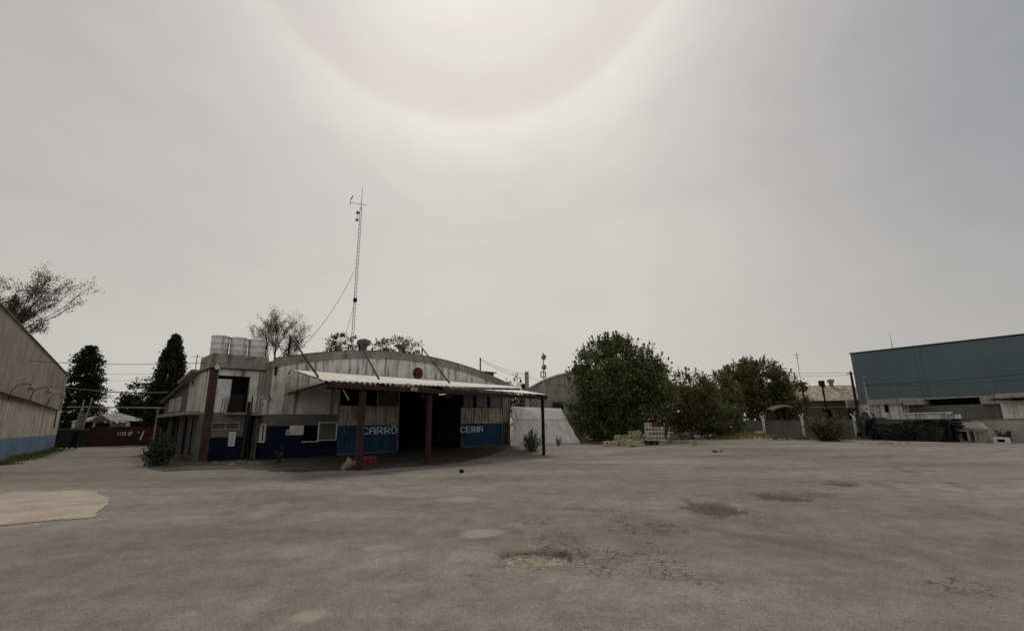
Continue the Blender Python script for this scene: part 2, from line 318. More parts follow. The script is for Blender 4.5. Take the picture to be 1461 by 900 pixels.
# ================================================================== SETTING: ground
SHEDROT=R(90-45.3)
_a=R(45.3); EU=Vector((math.sin(_a),math.cos(_a),0)); EV=Vector((-EU.y,EU.x,0))
_b=gp(478,650); O=_b-EU*3.6
def S(u,v,z=0): return O+EU*u+EV*v+Vector((0,0,z))
def ground():
    def axis(parts):
        out=[]
        for a,b,st in parts:
            n=max(1,round((b-a)/st)); out+= [a+(b-a)*i/n for i in range(n)]
        return out+[parts[-1][1]]
    xs=axis([(-900,-120,120),(-120,-46,9),(-46,-14,.6),(-14,-5,.22),(-5,9.5,.075),(9.5,16,.25),(16,46,.7),(46,120,9),(120,900,120)])
    ys=axis([(-60,0,10),(0,3.2,.4),(3.2,9,.07),(9,14.5,.12),(14.5,46,.35),(46,70,2),(70,150,10),(150,1200,150)])
    from mathutils import noise as NZ
    # dips: centre, half-axes along / across, rotation, depth, (gravel, crack, dark, pale)
    P=[]
    def spot(px,py,w,h,depth,**k):
        c=gp(px,py); a=gp(px-w/2,py); b=gp(px+w/2,py); n=gp(px,py+h/2); f=gp(px,py-h/2)
        P.append((c.x,(n.y+f.y)/2,(b-a).length/2,max(.1,(f.y-n.y)/2),depth,k))
    spot(762,797,112,24,.05,gravel=1.0); spot(768,788,124,16,.015,dark=.8,crack=.5); spot(835,786,80,26,.008,dark=.3,crack=.9); spot(755,806,110,10,.0,dark=.6)
    spot(890,806,190,54,.004,crack=1.0); spot(920,752,110,34,.015,crack=.8,dark=.35); spot(1015,724,80,22,.035,dark=1.0,crack=.6); spot(1040,733,90,26,.01,crack=.9)
    spot(1117,708,82,14,.045,dark=1.0); spot(1165,705,80,12,.01,crack=.6,dark=.4); spot(1152,727,90,18,.02,dark=.55,pale=.4); spot(1200,689,60,8,.04,dark=.9); spot(1075,703,40,6,.01,dark=.5)
    spot(682,760,66,18,.004,pale=.62); spot(682,757,110,26,.004,dark=.3); spot(680,760,20,4,.012,dark=.4); spot(438,877,64,18,.003,pale=.62); spot(438,874,100,34,.0,dark=.2); spot(545,781,60,10,.004,pale=.45); spot(655,712,80,10,.004,pale=.5); spot(322,731,42,8,.015,dark=.6); spot(392,721,60,10,.003,pale=.35)
    spot(590,815,60,26,.006,dark=.35); spot(760,740,90,20,.004,crack=.6,dark=.2); spot(500,733,150,12,.004,pale=.35); spot(560,718,60,8,.01,dark=.35)
    spot(900,700,120,14,.004,crack=.35); spot(1000,828,80,40,.0,crack=.5); spot(1390,840,120,70,.0,crack=.4); spot(860,728,150,30,.0,crack=.45); spot(790,770,90,20,.0,crack=.6,dark=.2)
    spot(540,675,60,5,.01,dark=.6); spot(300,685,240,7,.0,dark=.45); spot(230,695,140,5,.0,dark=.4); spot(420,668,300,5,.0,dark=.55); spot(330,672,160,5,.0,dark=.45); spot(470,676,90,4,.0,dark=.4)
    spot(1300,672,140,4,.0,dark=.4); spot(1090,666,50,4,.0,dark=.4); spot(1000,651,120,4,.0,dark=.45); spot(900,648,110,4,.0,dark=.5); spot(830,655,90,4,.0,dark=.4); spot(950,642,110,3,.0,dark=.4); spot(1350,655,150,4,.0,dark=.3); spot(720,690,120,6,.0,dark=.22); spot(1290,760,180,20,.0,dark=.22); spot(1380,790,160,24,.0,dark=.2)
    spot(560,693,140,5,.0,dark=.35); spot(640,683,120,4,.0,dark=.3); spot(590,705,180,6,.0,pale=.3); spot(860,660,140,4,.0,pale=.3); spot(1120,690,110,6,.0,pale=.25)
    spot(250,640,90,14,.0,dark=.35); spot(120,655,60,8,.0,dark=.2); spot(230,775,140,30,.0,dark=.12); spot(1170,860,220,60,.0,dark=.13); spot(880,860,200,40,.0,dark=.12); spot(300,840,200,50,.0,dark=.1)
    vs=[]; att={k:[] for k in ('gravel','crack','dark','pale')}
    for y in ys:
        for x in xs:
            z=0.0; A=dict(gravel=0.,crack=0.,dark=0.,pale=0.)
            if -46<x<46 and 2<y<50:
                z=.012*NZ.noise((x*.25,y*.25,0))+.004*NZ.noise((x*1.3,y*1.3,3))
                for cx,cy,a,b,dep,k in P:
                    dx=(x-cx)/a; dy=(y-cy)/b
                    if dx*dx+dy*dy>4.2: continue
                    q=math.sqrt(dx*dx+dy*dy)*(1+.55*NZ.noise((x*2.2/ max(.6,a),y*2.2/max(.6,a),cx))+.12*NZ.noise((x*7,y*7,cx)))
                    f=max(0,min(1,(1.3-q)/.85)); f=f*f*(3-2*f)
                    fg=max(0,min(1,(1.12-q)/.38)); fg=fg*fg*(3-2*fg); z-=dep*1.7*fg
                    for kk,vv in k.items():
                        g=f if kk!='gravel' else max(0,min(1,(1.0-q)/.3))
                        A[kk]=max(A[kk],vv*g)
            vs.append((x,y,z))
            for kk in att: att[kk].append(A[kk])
    nx=len(xs); me=bpy.data.meshes.new('ground')
    me.from_pydata(vs,[],[(j*nx+i,j*nx+i+1,(j+1)*nx+i+1,(j+1)*nx+i) for j in range(len(ys)-1) for i in range(nx-1)])
    for kk,l in att.items():
        at_=me.attributes.new(kk,'FLOAT','POINT'); at_.data.foreach_set('value',l)
    me.polygons.foreach_set('use_smooth',[True]*len(me.polygons))
    o=bpy.data.objects.new('ground',me); COL.objects.link(o); o['kind']='structure'
    m=bpy.data.materials.new('worn_asphalt'); m.use_nodes=True; nt=m.node_tree; N=nt.nodes; L=nt.links; b=N['Principled BSDF']
    b.inputs['Roughness'].default_value=.92; b.inputs['Specular IOR Level'].default_value=.15
    tc=N.new('ShaderNodeTexCoord')
    def noise(sc,det=5.,rg=.6,st=(1,1,1)):
        mp=N.new('ShaderNodeMapping'); mp.inputs['Scale'].default_value=st; L.new(tc.outputs['Object'],mp.inputs['Vector'])
        n=N.new('ShaderNodeTexNoise'); n.inputs['Scale'].default_value=sc; n.inputs['Detail'].default_value=det; n.inputs['Roughness'].default_value=rg; L.new(mp.outputs[0],n.inputs['Vector']); return n.outputs['Fac']
    def rng(s,a,bb,lo=0.,hi=1.):
        r=N.new('ShaderNodeMapRange'); r.interpolation_type='SMOOTHSTEP'; L.new(s,r.inputs['Value'])
        for nme,v in (('From Min',a),('From Max',bb),('To Min',lo),('To Max',hi)): r.inputs[nme].default_value=v
        return r.outputs[0]
    def mth(op,a,bb):
        n=N.new('ShaderNodeMath'); n.operation=op
        for i,v in enumerate((a,bb)):
            if isinstance(v,float): n.inputs[i].default_value=v
            else: L.new(v,n.inputs[i])
        return n.outputs[0]
    def mix(f,A,B):
        x=N.new('ShaderNodeMix'); x.data_type='RGBA'; L.new(f,x.inputs['Factor'])
        for s,v in ((6,A),(7,B)):
            if isinstance(v,tuple): x.inputs[s].default_value=(*v,1)
            else: L.new(v,x.inputs[s])
        return x.outputs[2]
    def attr(n):
        a=N.new('ShaderNodeAttribute'); a.attribute_name=n; return a.outputs['Fac']
    col=mix(rng(noise(.12,4),.35,.65),(.205,.184,.160),(.174,.156,.137))
    col=mix(mth('MULTIPLY',rng(noise(.55,6,.65),.45,.7),.5),col,(.245,.218,.188))
    col=mix(mth('MULTIPLY',rng(noise(.32,7,.7),.53,.68),.45),col,(.112,.101,.092))
    col=mix(mth('MULTIPLY',rng(noise(2.3,6,.7),.5,.72),.3),col,(.118,.107,.097))
    col=mix(mth('MULTIPLY',rng(noise(.5,6,.7,(.35,1.6,1)),.56,.70),.35),col,(.108,.098,.09))
    col=mix(mth('MULTIPLY',rng(noise(38,3,.7),.50,.70),.55),col,(.085,.078,.071))
    col=mix(mth('MULTIPLY',rng(noise(75,2,.6),.58,.74),.6),col,(.34,.31,.28))
    col=mix(mth('MULTIPLY',rng(noise(16,4,.7),.58,.72),.25),col,(.27,.245,.215))
    def vcell(sc):
        v=N.new('ShaderNodeTexVoronoi'); v.inputs['Scale'].default_value=sc; L.new(tc.outputs['Object'],v.inputs['Vector'])
        sp=N.new('ShaderNodeSeparateColor'); L.new(v.outputs['Color'],sp.inputs[0]); return sp.outputs[0]
    def mul(A,f):
        x=N.new('ShaderNodeVectorMath'); x.operation='SCALE'; L.new(A,x.inputs[0]); L.new(f,x.inputs['Scale']); return x.outputs[0]
    col=mul(col,rng(vcell(85.),0.,1.,.82,1.20)); col=mul(col,rng(vcell(34.),0.,1.,.92,1.08)); col=mul(col,rng(noise(2.1,7,.72),.3,.7,.80,1.18)); col=mul(col,rng(noise(.22,5,.6,(.5,1.3,1)),.30,.70,.72,1.20))
    nb=noise(5,6,.75)
    nb2=noise(22,4,.75)
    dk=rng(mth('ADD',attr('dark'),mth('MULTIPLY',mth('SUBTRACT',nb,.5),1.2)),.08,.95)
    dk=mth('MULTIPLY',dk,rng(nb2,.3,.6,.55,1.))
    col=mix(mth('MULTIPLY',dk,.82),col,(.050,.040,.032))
    pl=rng(mth('ADD',attr('pale'),mth('MULTIPLY',mth('SUBTRACT',nb,.5),.9)),.08,.9)
    col=mix(mth('MULTIPLY',pl,.85),col,(.34,.295,.24))
    vo=N.new('ShaderNodeTexVoronoi'); vo.feature='DISTANCE_TO_EDGE'; vo.inputs['Scale'].default_value=7.5; vo.inputs['Randomness'].default_value=1.
    wm=N.new('ShaderNodeTexNoise'); wm.inputs['Scale'].default_value=4.; wm.inputs['Detail'].default_value=4.; L.new(tc.outputs['Object'],wm.inputs['Vector'])
    vm=N.new('ShaderNodeVectorMath'); vm.operation='MULTIPLY_ADD'; L.new(wm.outputs['Color'],vm.inputs[0]); vm.inputs[1].default_value=(.22,.22,0); L.new(tc.outputs['Object'],vm.inputs[2]); 
    fl=N.new('ShaderNodeVectorMath'); fl.operation='MULTIPLY'; L.new(vm.outputs[0],fl.inputs[0]); fl.inputs[1].default_value=(1,1,0); L.new(fl.outputs[0],vo.inputs['Vector'])
    wdt=rng(noise(2.6,4,.6),.35,.65,.016,.075)
    ln=mth('LESS_THAN',vo.outputs['Distance'],wdt)
    cm=rng(mth('ADD',attr('crack'),mth('MULTIPLY',mth('SUBTRACT',noise(3.1,4,.6),.5),.9)),.28,.5)
    ck=mth('MULTIPLY',ln,cm)
    col=mix(mth('MULTIPLY',ck,.68),col,(.046,.036,.028))
    lc_=mth('ABSOLUTE',mth('SUBTRACT',noise(.42,4,.62),.5),0.0); lc2=mth('ABSOLUTE',mth('SUBTRACT',noise(.9,4,.62),.52),0.0)
    lm=rng(noise(.3,3,.6),.50,.60); lm2=rng(noise(.55,3,.6,(1.3,.8,1)),.54,.62)
    col=mix(mth('MULTIPLY',mth('MULTIPLY',mth('LESS_THAN',lc_,.0016),lm),.6),col,(.055,.047,.04))
    col=mix(mth('MULTIPLY',mth('MULTIPLY',mth('LESS_THAN',lc2,.0022),lm2),.55),col,(.06,.05,.042))
    def arc(cx,cy,r,w,amt,c3,nsc):
        global_col=c3
        sb=N.new('ShaderNodeVectorMath'); sb.operation='SUBTRACT'; L.new(tc.outputs['Object'],sb.inputs[0]); sb.inputs[1].default_value=(cx,cy,0)
        le=N.new('ShaderNodeVectorMath'); le.operation='LENGTH'; L.new(sb.outputs[0],le.inputs[0])
        d=mth('ABSOLUTE',mth('SUBTRACT',mth('ADD',le.outputs['Value'],mth('MULTIPLY',noise(.8,3,.6),.25)),r),0.0)
        return mth('MULTIPLY',mth('MULTIPLY',rng(d,w*.4,w,1.,0.),rng(noise(nsc,4,.6),.42,.66)),amt)
    for a_ in ((38.,2.,29.,.22,.5),(38.,2.,30.7,.22,.5),(-14.,-6.,22.,.25,.45),(-14.,-6.,23.7,.22,.4),(16.,34.,22.,.3,.4),(4.,52.,33.,.35,.4),(4.,52.,34.8,.3,.4)):
        col=mix(arc(*a_,col,.45),col,(.098,.085,.073))
    gv=attr('gravel')
    vg=N.new('ShaderNodeTexVoronoi'); vg.inputs['Scale'].default_value=42.; L.new(tc.outputs['Object'],vg.inputs['Vector'])
    gc=mix(rng(vg.outputs['Color'],.1,.9),(.12,.10,.078),(.52,.46,.36))
    col=mix(rng(mth('ADD',gv,mth('MULTIPLY',mth('SUBTRACT',nb,.5),.9)),.25,.75),col,gc)
    L.new(col,b.inputs['Base Color'])
    bp=N.new('ShaderNodeBump'); bp.inputs['Strength'].default_value=.5; bp.inputs['Distance'].default_value=.012
    hh=mth('SUBTRACT',mth('ADD',noise(45,3,.7),mth('MULTIPLY',noise(9,4,.6),.8)),mth('MULTIPLY',ck,1.6)); L.new(hh,bp.inputs['Height']); L.new(bp.outputs[0],b.inputs['Normal'])
    me.materials.append(m)
ground()
# pale concrete repair patch by the driveway
pb=MB(); poly=[gp(*p) for p in [(-90,712),(-40,706),(0,707),(22,702.5),(80,701),(137,700),(141,705),(156,711),(153,720),(138,730),(136,738),(70,743),(0,750),(-90,760)]]
rp=random.Random(4); rag=[]
for a_,b_ in zip(poly,poly[1:]+poly[:1]):
    k_=max(1,int((b_-a_).length/.12))
    for i in range(k_): q_=a_.lerp(b_,i/k_); rag.append(Vector((q_.x+rp.gauss(0,.02),q_.y+rp.gauss(0,.03),-.02)))
pb.prism(rag[::-1],(0,0,.036)); pb.build('concrete_patch',K['patch'],kind='structure')

# loose stones in the big pothole
def stones(name,px,py,w,h,n,smin,smax,m,seed,z=-.035):
    r=random.Random(seed); mb=MB()
    for i in range(n):
        a=r.uniform(0,6.283); q=r.random()**.6; p=gp(px+math.cos(a)*q*w/2,py+math.sin(a)*q*h/2); s=r.uniform(smin,smax)*(1.9 if r.random()<.05 else 1)
        vs=[Vector((x,y,zz)) for x,y,zz in ((1,0,0),(-1,0,0),(0,1,0),(0,-1,0),(0,0,.7),(0,0,-.7))]
        rot=Matrix.Rotation(r.uniform(0,6),3,'Z')@Matrix.Rotation(r.uniform(-.6,.6),3,'X')
        mb.add([p+Vector((0,0,z+s*.35))+rot@(v*s*r.uniform(.6,1.2)) for v in vs],[(0,2,4),(2,1,4),(1,3,4),(3,0,4),(2,0,5),(1,2,5),(3,1,5),(0,3,5)])
    return mb.build(name,m,kind='stuff')
stones('pothole_gravel',760,797,92,18,800,.005,.014,K['gravel'],3)
# ================================================================== MAIN SHED
shed=thing('workshop_building','long pale workshop with low arched roof, navy base and wide dark doorway','building',S(0,0),SHEDROT)
def arch(u): return 6.12-.0172*(u-7.6)**2
LEN=26.0; W=17.2
# facade, office part
m=[K['plaster'],K['grey_paint'],K['navy']]
f=MB()
f.box(.0,3.6,0,.2,2.25,3.9,0)                     # beige upper wall
f.box(.0,3.6,0,.2,1.82,2.25,1)
f.box(.0,1.73,0,.2,1.66,1.82,1); f.box(1.73,2.52,0,.2,1.66,1.82,1)
f.box(0,1.73,0,.2,0,1.66,2); f.box(1.73,2.58,0,.2,0,.84,2); f.box(2.58,3.6,0,.2,0,.84,2); f.box(2.52,2.58,0,.2,.84,1.66,2)
f.box(2.52,3.6,.16,.2,.84,1.82,1)
f.build('facade_wall',m,shed)
w=MB(); w.box(1.73,2.52,.12,.15,.84,1.66); wo=w.build('window',K['black'],shed)
MB().box(1.70,2.62,-.06,.12,.79,.835).build('sill',K['white_paint'],wo)
sh=MB(); sh.box(2.60,3.54,-.03,.10,.88,1.78); so=sh.build('shutter',K['shutter'],shed)
fr=MB(); fr.box(2.53,2.60,-.05,.11,.84,1.83); fr.box(3.54,3.60,-.05,.11,.84,1.83); fr.box(2.60,3.54,-.05,.11,1.78,1.83); fr.box(2.60,3.54,-.05,.11,.84,.88); fr.build('frame',K['white_paint'],so)
# corrugated door panels
def ribbed(x0,x1,z0,z1,amp=.03,pitch=.21,y=-.02,m=0,mb=None):
    mb=mb or MB(); n=int(round((x1-x0)/pitch)); st=(x1-x0)/n; prof=[]
    for i in range(n):
        a=x0+i*st; prof+=[(a,y+amp),(a+st*.40,y+amp),(a+st*.56,y),(a+st*.84,y)]
    prof.append((x1,y+amp)); k=len(prof)
    vs=[(p[0],p[1],z) for z in (z0,z1) for p in prof]
    mb.add(vs,[(i,i+1,k+i+1,k+i) for i in range(k-1)],m); return mb
def door_leaf(x0,x1,txt,tx,tz,tsize,windows,tsx):
    d=MB(); ribbed(x0,x1,.10,1.62,.06,.24,-.06,0,d); ribbed(x0,x1,1.74,2.74,.06,.26,-.06,1,d)
    d.box(x0,x1,.012,.05,.10,2.74,3)
    o=d.build('sliding_door',[K['blue_sheet'],K['beige_sheet'],K['rust_red'],K['black']],shed)
    rl=MB(); rl.box(x0-.03,x1,-.09,.04,1.63,1.73); rl.build('rail',K['beige_sheet'],o)
    bl=MB(); bl.box(x0,x1,-.07,.04,.0,.095); bl.build('bottom_rail',K['grey_paint'],o)
    for a,b in windows:
        fr=MB(); z0,z1=2.80,3.64
        fr.box(a,b,-.05,.04,z0-.05,z0); fr.box(a,b,-.05,.04,z1,z1+.05); fr.box(a-.06,a,-.05,.04,z0-.05,z1+.05); fr.box(b,b+.06,-.05,.04,z0-.05,z1+.05)
        fr.build('window_frame',K['rust_red'],o)
        MB().box(a,b,-.01,.01,z0,z1).build('window_pane',K['pane_frost'],o)
    block_letters(txt,.42,.072*tsx,.085,K['letters'],o,tx,-.063,tz)
    return o
dl=door_leaf(3.66,7.45,'CARRO',5.07,1.10,.58,[],1.10)
# the little pale mark over the last letter
mk=MB()
for x0,x1,z0,z1 in ((6.98,7.06,1.53,1.60),(7.10,7.18,1.53,1.60),(7.22,7.30,1.53,1.60),(7.05,7.12,1.575,1.62),(7.29,7.34,1.575,1.62)): mk.box(x0,x1,-.074,-.066,z0,z1)
mk.build('painted_mark',K['letters'],dl)
dr=door_leaf(12.42,16.35,'CERIA',12.36,1.03,.60,[(12.62,13.50),(13.80,14.86),(15.12,16.24)],1.12)
# dark band over the left leaf with a few surviving sheets
g=MB(); g.box(3.66,7.45,.10,.14,2.78,3.88); g.build('window_band',K['black'],shed)
for q_ in ((3.60,3.66,-.05,.10,1.7,3.88),(6.0,6.05,-.04,.10,2.78,3.88),(7.45,7.51,-.07,.10,.1,3.88),(4.95,5.0,.02,.10,2.78,3.88)): MB().box(*q_).build('door_jamb',K['conc'],shed)
g=ribbed(6.06,7.40,2.78,3.7,.03,.23,.0); g.build('dim_sheet',K['wood'],shed)
# right jamb strip and end pier
g=MB(); ribbed(16.42,17.0,1.74,3.9,.03,.2,-.02,0,g); g.box(16.36,17.02,.012,.10,0.,3.9,1); g.build('corner_sheet',[K['beige_sheet'],K['rust_red']],shed)
g=MB(); ribbed(16.42,16.95,.1,1.62,.03,.2,-.02,0,g); g.build('corner_panel',[K['navy']],shed)
g=MB(); g.box(12.42,16.36,.05,.2,3.66,3.9); g.build('lintel',K['fascia_white'],shed)
# upper facade under the arch + parapet
def arch_pts(off,u0,u1,n=44): return [(u0+(u1-u0)*i/n, arch(u0+(u1-u0)*i/n)+off) for i in range(n+1)]
def arch_band(mb,y0,y1,lo,hi,u0,u1,m=0,base=None,n=44):
    top=arch_pts(hi,u0,u1,n); bot=[(u,base if base is not None else z) for (u,_),(_,z) in zip(top,arch_pts(lo,u0,u1,n))]
    for i in range(n):
        (a,za),(b,zb)=top[i],top[i+1]; ca=bot[i][1]; cb=bot[i+1][1]
        vs=[(a,y0,ca),(b,y0,cb),(b,y0,zb),(a,y0,za),(a,y1,ca),(b,y1,cb),(b,y1,zb),(a,y1,za)]
        fs=[(0,1,2,3),(5,4,7,6),(3,2,6,7),(1,0,4,5)]
        if i==0: fs.append((4,0,3,7))
        if i==n-1: fs.append((1,5,6,2))
        mb.add(vs,fs,m)
g=MB(); arch_band(g,0,.2,0,-.46,0,W,0,3.9); g.build('upper_facade',K['fascia_white'],shed)
g=MB(); arch_band(g,-.07,.2,-.455,.0,-.02,W+.05); g.build('parapet',K['parapet'],shed)
g=MB(); arch_band(g,-.09,.22,.003,.035,-.04,W+.07); g.build('parapet_coping',K['conc_dark'],shed)
# roof barrel
g=MB(); n=44
pts=arch_pts(-.22,0,W,n)
for i in range(n):
    (a,za),(b,zb)=pts[i],pts[i+1]; g.add([(a,.2,za),(b,.2,zb),(b,LEN,zb),(a,LEN,za)],[(0,1,2,3)],0,True)
g.build('roof',K['barrel_roof'],shed,solid=.05)
# side walls
g=MB(); w0,w1,wz0,wz1=.42,1.22,.88,1.76
def sw(y0,y1,z0,z1,m): g.box(0,.2,y0,y1,z0,z1,m)
sw(.2,LEN,3.25,4.62,0); sw(.2,LEN,2.24,3.25,3); sw(.2,LEN,wz1,2.24,1); sw(.2,w0,.9,wz1,1); sw(w1,LEN,.9,wz1,1); sw(.2,w0,0,.9,2); sw(w1,LEN,0,.9,2); sw(w0,w1,0,.9,2)
g.build('side_wall',[K['conc'],K['grey_paint'],K['navy'],K['block_white']],shed)
g=MB(); g.box(-.05,.2,.0,LEN,4.62,5.02); g.build('side_parapet',K['parapet'],shed)
g=MB(); g.box(.1,.13,w0,w1,.9,wz1); wo=g.build('window',K['glass_dark'],shed)
g=MB(); g.box(-.04,.09,w0,w0+.06,.9,wz1); g.box(-.04,.09,w1-.06,w1,.9,wz1); g.box(-.04,.09,w0+.06,w1-.06,wz1-.06,wz1); g.box(-.09,.09,w0-.05,w1+.05,.83,.895); g.build('frame',K['white_paint'],wo)
g=MB(); g.box(W-.2,W,.2,LEN,0,4.2); g.box(.2,W-.2,LEN-.2,LEN,0,5.0); g.build('back_wall',K['conc_dark'],shed)
g=MB(); g.box(W-1.,W,.0,.2,0,3.9); g.build('end_pier',K['conc_dark'],shed)
g=MB(); g.box(.2,W-.2,9.0,9.2,0,5.6); g.build('inner_partition',K['dark_wood'],shed)
# old board fixing marks / spalled corner
g=MB(); g.box(.0,.14,-.012,.02,4.22,4.70); g.build('spalled_corner',K['rust_red'],shed)
# roof vent
g=MB(); g.lathe([(.20,0),(.22,.32),(.24,.34),(.40,.42),(.41,.66),(.36,.72),(.15,.80),(0.001,.82)],18,0,(5.3,.8,6.08)); g.build('roof_vent',K['conc_dark'],shed)
# hood at the right haunch + stub chimneys
g=MB(); g.prism([(14.75,1.6,5.05),(16.75,1.6,5.05),(17.1,1.6,5.52),(14.6,1.6,5.58)],(0,1.4,0)); g.box(14.45,17.25,1.5,3.1,5.58,5.64); g.build('roof_hood',K['barrel_roof'],shed)
g=MB(); g.box(17.0,17.9,2.2,2.9,4.2,5.15); g.box(17.05,17.5,2.2,2.9,5.15,5.3); g.build('side_chimney',K['conc_dark'],shed)
g=MB(); g.tube([(14.5,.35,5.1),(14.5,.35,6.45)],.05,8); g.build('service_mast',K['dark_steel'],shed)
# round sign
sg=thing('round_sign','faded dark red round sign on the whitish gable above the canopy','sign',S(8.78,-.02,4.90),SHEDROT)
g=MB(); g.lathe([(0.001,0),(.36,0),(.37,.02),(.37,.05)],26); o=g.build('disc',K['red_sign'],sg); o.rotation_euler=(R(90),0,0)
g=MB()
for a in range(26):
    t0,t1=2*math.pi*a/26,2*math.pi*(a+1)/26
    g.add([(.30*math.cos(t0),-.056,.30*math.sin(t0)),(.37*math.cos(t0),-.056,.37*math.sin(t0)),(.37*math.cos(t1),-.056,.37*math.sin(t1)),(.30*math.cos(t1),-.056,.30*math.sin(t1))],[(0,1,2,3)])
g.build('rim',K['rust_red'],sg,solid=.008)
g=MB(); g.prism([(.06,-.052,-.22),(.22,-.052,.10),(.14,-.052,.16),(.0,-.052,-.12)],(0,-.004,0)); g.prism([(-.27,-.052,-.02),(-.15,-.052,-.20),(-.10,-.052,-.14),(-.2,-.052,.05)],(0,-.004,0)); g.build('worn_mark',K['rust_red'],sg)
# notice boards on navy wall
t=thing('notice_board','blank off-white notice board on the navy office wall','notice board',S(1.40,-.005,1.43),SHEDROT)
MB().box(-.36,.36,-.03,0,-.25,.24).build('board',K['white_paint'],t)
g=MB(); g.bar((-.2,-.033,.12),(.1,-.033,.1),.012,.012); g.bar((.1,-.033,.1),(-.05,-.033,-.1),.012,.012); g.build('faint_marks',K['conc'],t)
t=thing('meter_box','small white meter box left of the notice board','box',S(.95,-.005,1.33),SHEDROT)
MB().box(-.07,.07,-.08,0,-.13,.13).build('case',K['white_paint'],t); MB().box(-.05,.05,-.088,-.081,-.08,.1).build('lid',K['conc'],t)

# ------------------------------------------------------------------ canopy
can=thing('canopy','rusty corrugated lean-to canopy on brown posts along the workshop front','canopy',S(0,0),SHEDROT)
# roof surface corners (u,v,z)
A0=Vector((.85,-.10,4.57)); A1=Vector((17.4,-.10,4.42)); B0=Vector((-1.12,-9.25,3.22)); B1=Vector((13.6,-4.9,3.80)); Bm=Vector((4.7,-9.15,3.27))
def quadlerp(a,b,c,d,s,t): return a.lerp(b,s).lerp(d.lerp(c,s),t)
def corrug(a,b,c,d,waves,amp,nv=10,per=8,sag=0.,jit=0.,seed=1):
    r=random.Random(seed); js=[r.gauss(0,jit) for _ in range(waves+1)]
    def fn(s,t):
        p=quadlerp(a,b,c,d,s,t); k=s*waves
        return p+Vector((0,0,amp*math.sin(2*math.pi*k)+sag*math.sin(math.pi*t)*math.sin(3*math.pi*s)))+(Vector((0,js[min(waves,int(k))],0)) if t>.99 else Vector())
    g=MB(); g.grid(fn,waves*per,nv,0,True); return g
# main sheet split in two runs so that its front edge follows the beam and then runs back to the right end
Am=A0.lerp(A1,.44)
corrug(A0,Am,Bm,B0,26,.022,8,8,.015,.05,2).build('roof_sheet',K['roof_sheet'],can,solid=.012)
corrug(Am+Vector((0,0,.002)),A1,B1,Bm+Vector((0,0,.002)),34,.022,8,8,.01,.04,3).build('roof_sheet',K['roof_sheet'],can,solid=.012)
g=MB(); g.grid(lambda s,t: quadlerp(Bm+Vector((-.1,.1,-.10)),B1+Vector((.1,.15,-.09)),Vector((11.0,-9.42,3.07)),Vector((4.75,-9.40,3.22)),s,t)+Vector((0,0,.008*math.sin(s*60))),60,6,0,True); o=g.build('roof_sheet',K['white_sheet'],can,solid=.01); o['label']='newer plain white roof sheet at the right front corner'
# front beam (fascia) and rafters
g=MB(); g.bar((-1.05,-9.2,3.07),(10.95,-9.25,2.93),.12,.16); g.build('beam',K['rust_red'],can)
g=MB(); g.bar((-1.0,-9.05,3.02),(4.6,-9.05,3.02),.10,.14); g.build('beam',K['dark_steel'],can)
for s in (.02,.2,.4,.6,.8,.98):
    a=A0.lerp(A1,s); b=(B0.lerp(Bm,s/.44) if s<.44 else Bm.lerp(B1,(s-.44)/.56)); g=MB(); g.bar(a+Vector((0,0,-.11)),b+Vector((0,.05,-.11)),.07,.12); g.build('rafter',K['dark_steel'],can)
for t in (.25,.5,.75):
    g=MB(); a=A0.lerp(B0,t); c=Am.lerp(Bm,t); e=A1.lerp(B1,t); dz=Vector((0,0,-.075)); g.bar(a+dz,c+dz,.05,.07); g.bar(c+dz,e+dz,.05,.07); g.build('purlin',K['dark_steel'],can)
g=MB(); g.bar(Vector((10.95,-9.25,3.0)),B1+Vector((0,0,-.16)),.08,.12); g.build('beam',K['dark_steel'],can)
for u,v,wd,h,mm in ((.46,-9.02,.20,2.99,'rust_red'),(3.56,-9.0,.185,2.95,'rust_red'),(10.58,-9.28,.12,2.93,'dark_steel')):
    g=MB(); g.box(u-wd/2,u+wd/2,v-wd/2,v+wd/2,0,h); 
    if wd>.15: g.box(u-wd/2-.05,u+wd/2+.05,v-wd/2-.05,v+wd/2+.05,0,.03)
    g.build('post',K[mm],can)
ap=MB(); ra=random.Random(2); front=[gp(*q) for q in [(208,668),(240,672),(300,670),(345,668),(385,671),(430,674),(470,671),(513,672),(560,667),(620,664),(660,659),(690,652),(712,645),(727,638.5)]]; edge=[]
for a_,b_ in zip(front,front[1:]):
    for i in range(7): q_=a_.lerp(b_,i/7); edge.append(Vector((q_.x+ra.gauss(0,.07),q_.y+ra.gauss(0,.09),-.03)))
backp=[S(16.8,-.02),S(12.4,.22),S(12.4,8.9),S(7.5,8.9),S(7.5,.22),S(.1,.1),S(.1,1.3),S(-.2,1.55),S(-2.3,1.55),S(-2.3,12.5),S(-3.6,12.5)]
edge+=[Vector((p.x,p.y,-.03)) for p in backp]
ap.prism(edge[::-1],(0,0,.045)); ap.build('canopy_shade_floor',K['shade_floor'],None,kind='structure')  # dark slab: canopy shade is put into its colour and outline
# left end skirt of vertical corrugated sheet
n=56
def sk(s,t):
    tp=A0.lerp(B0,s)+Vector((-.03,0,-.03)); bt=Vector((.86,-.1,3.34)).lerp(Vector((-1.1,-9.2,3.16)),s)+Vector((-.03,0,0)); p=tp.lerp(bt,t); return p+Vector((.06*math.sin(s*2*math.pi*26),0,0))
g=MB(); g.grid(sk,26*8,3,0,True); g.build('end_skirt',K['skirt'],can,solid=.006)
g=MB(); g.bar((.8,-.1,3.32),(-1.1,-9.2,3.14),.06,.06); g.build('skirt_rail',K['dark_steel'],can)
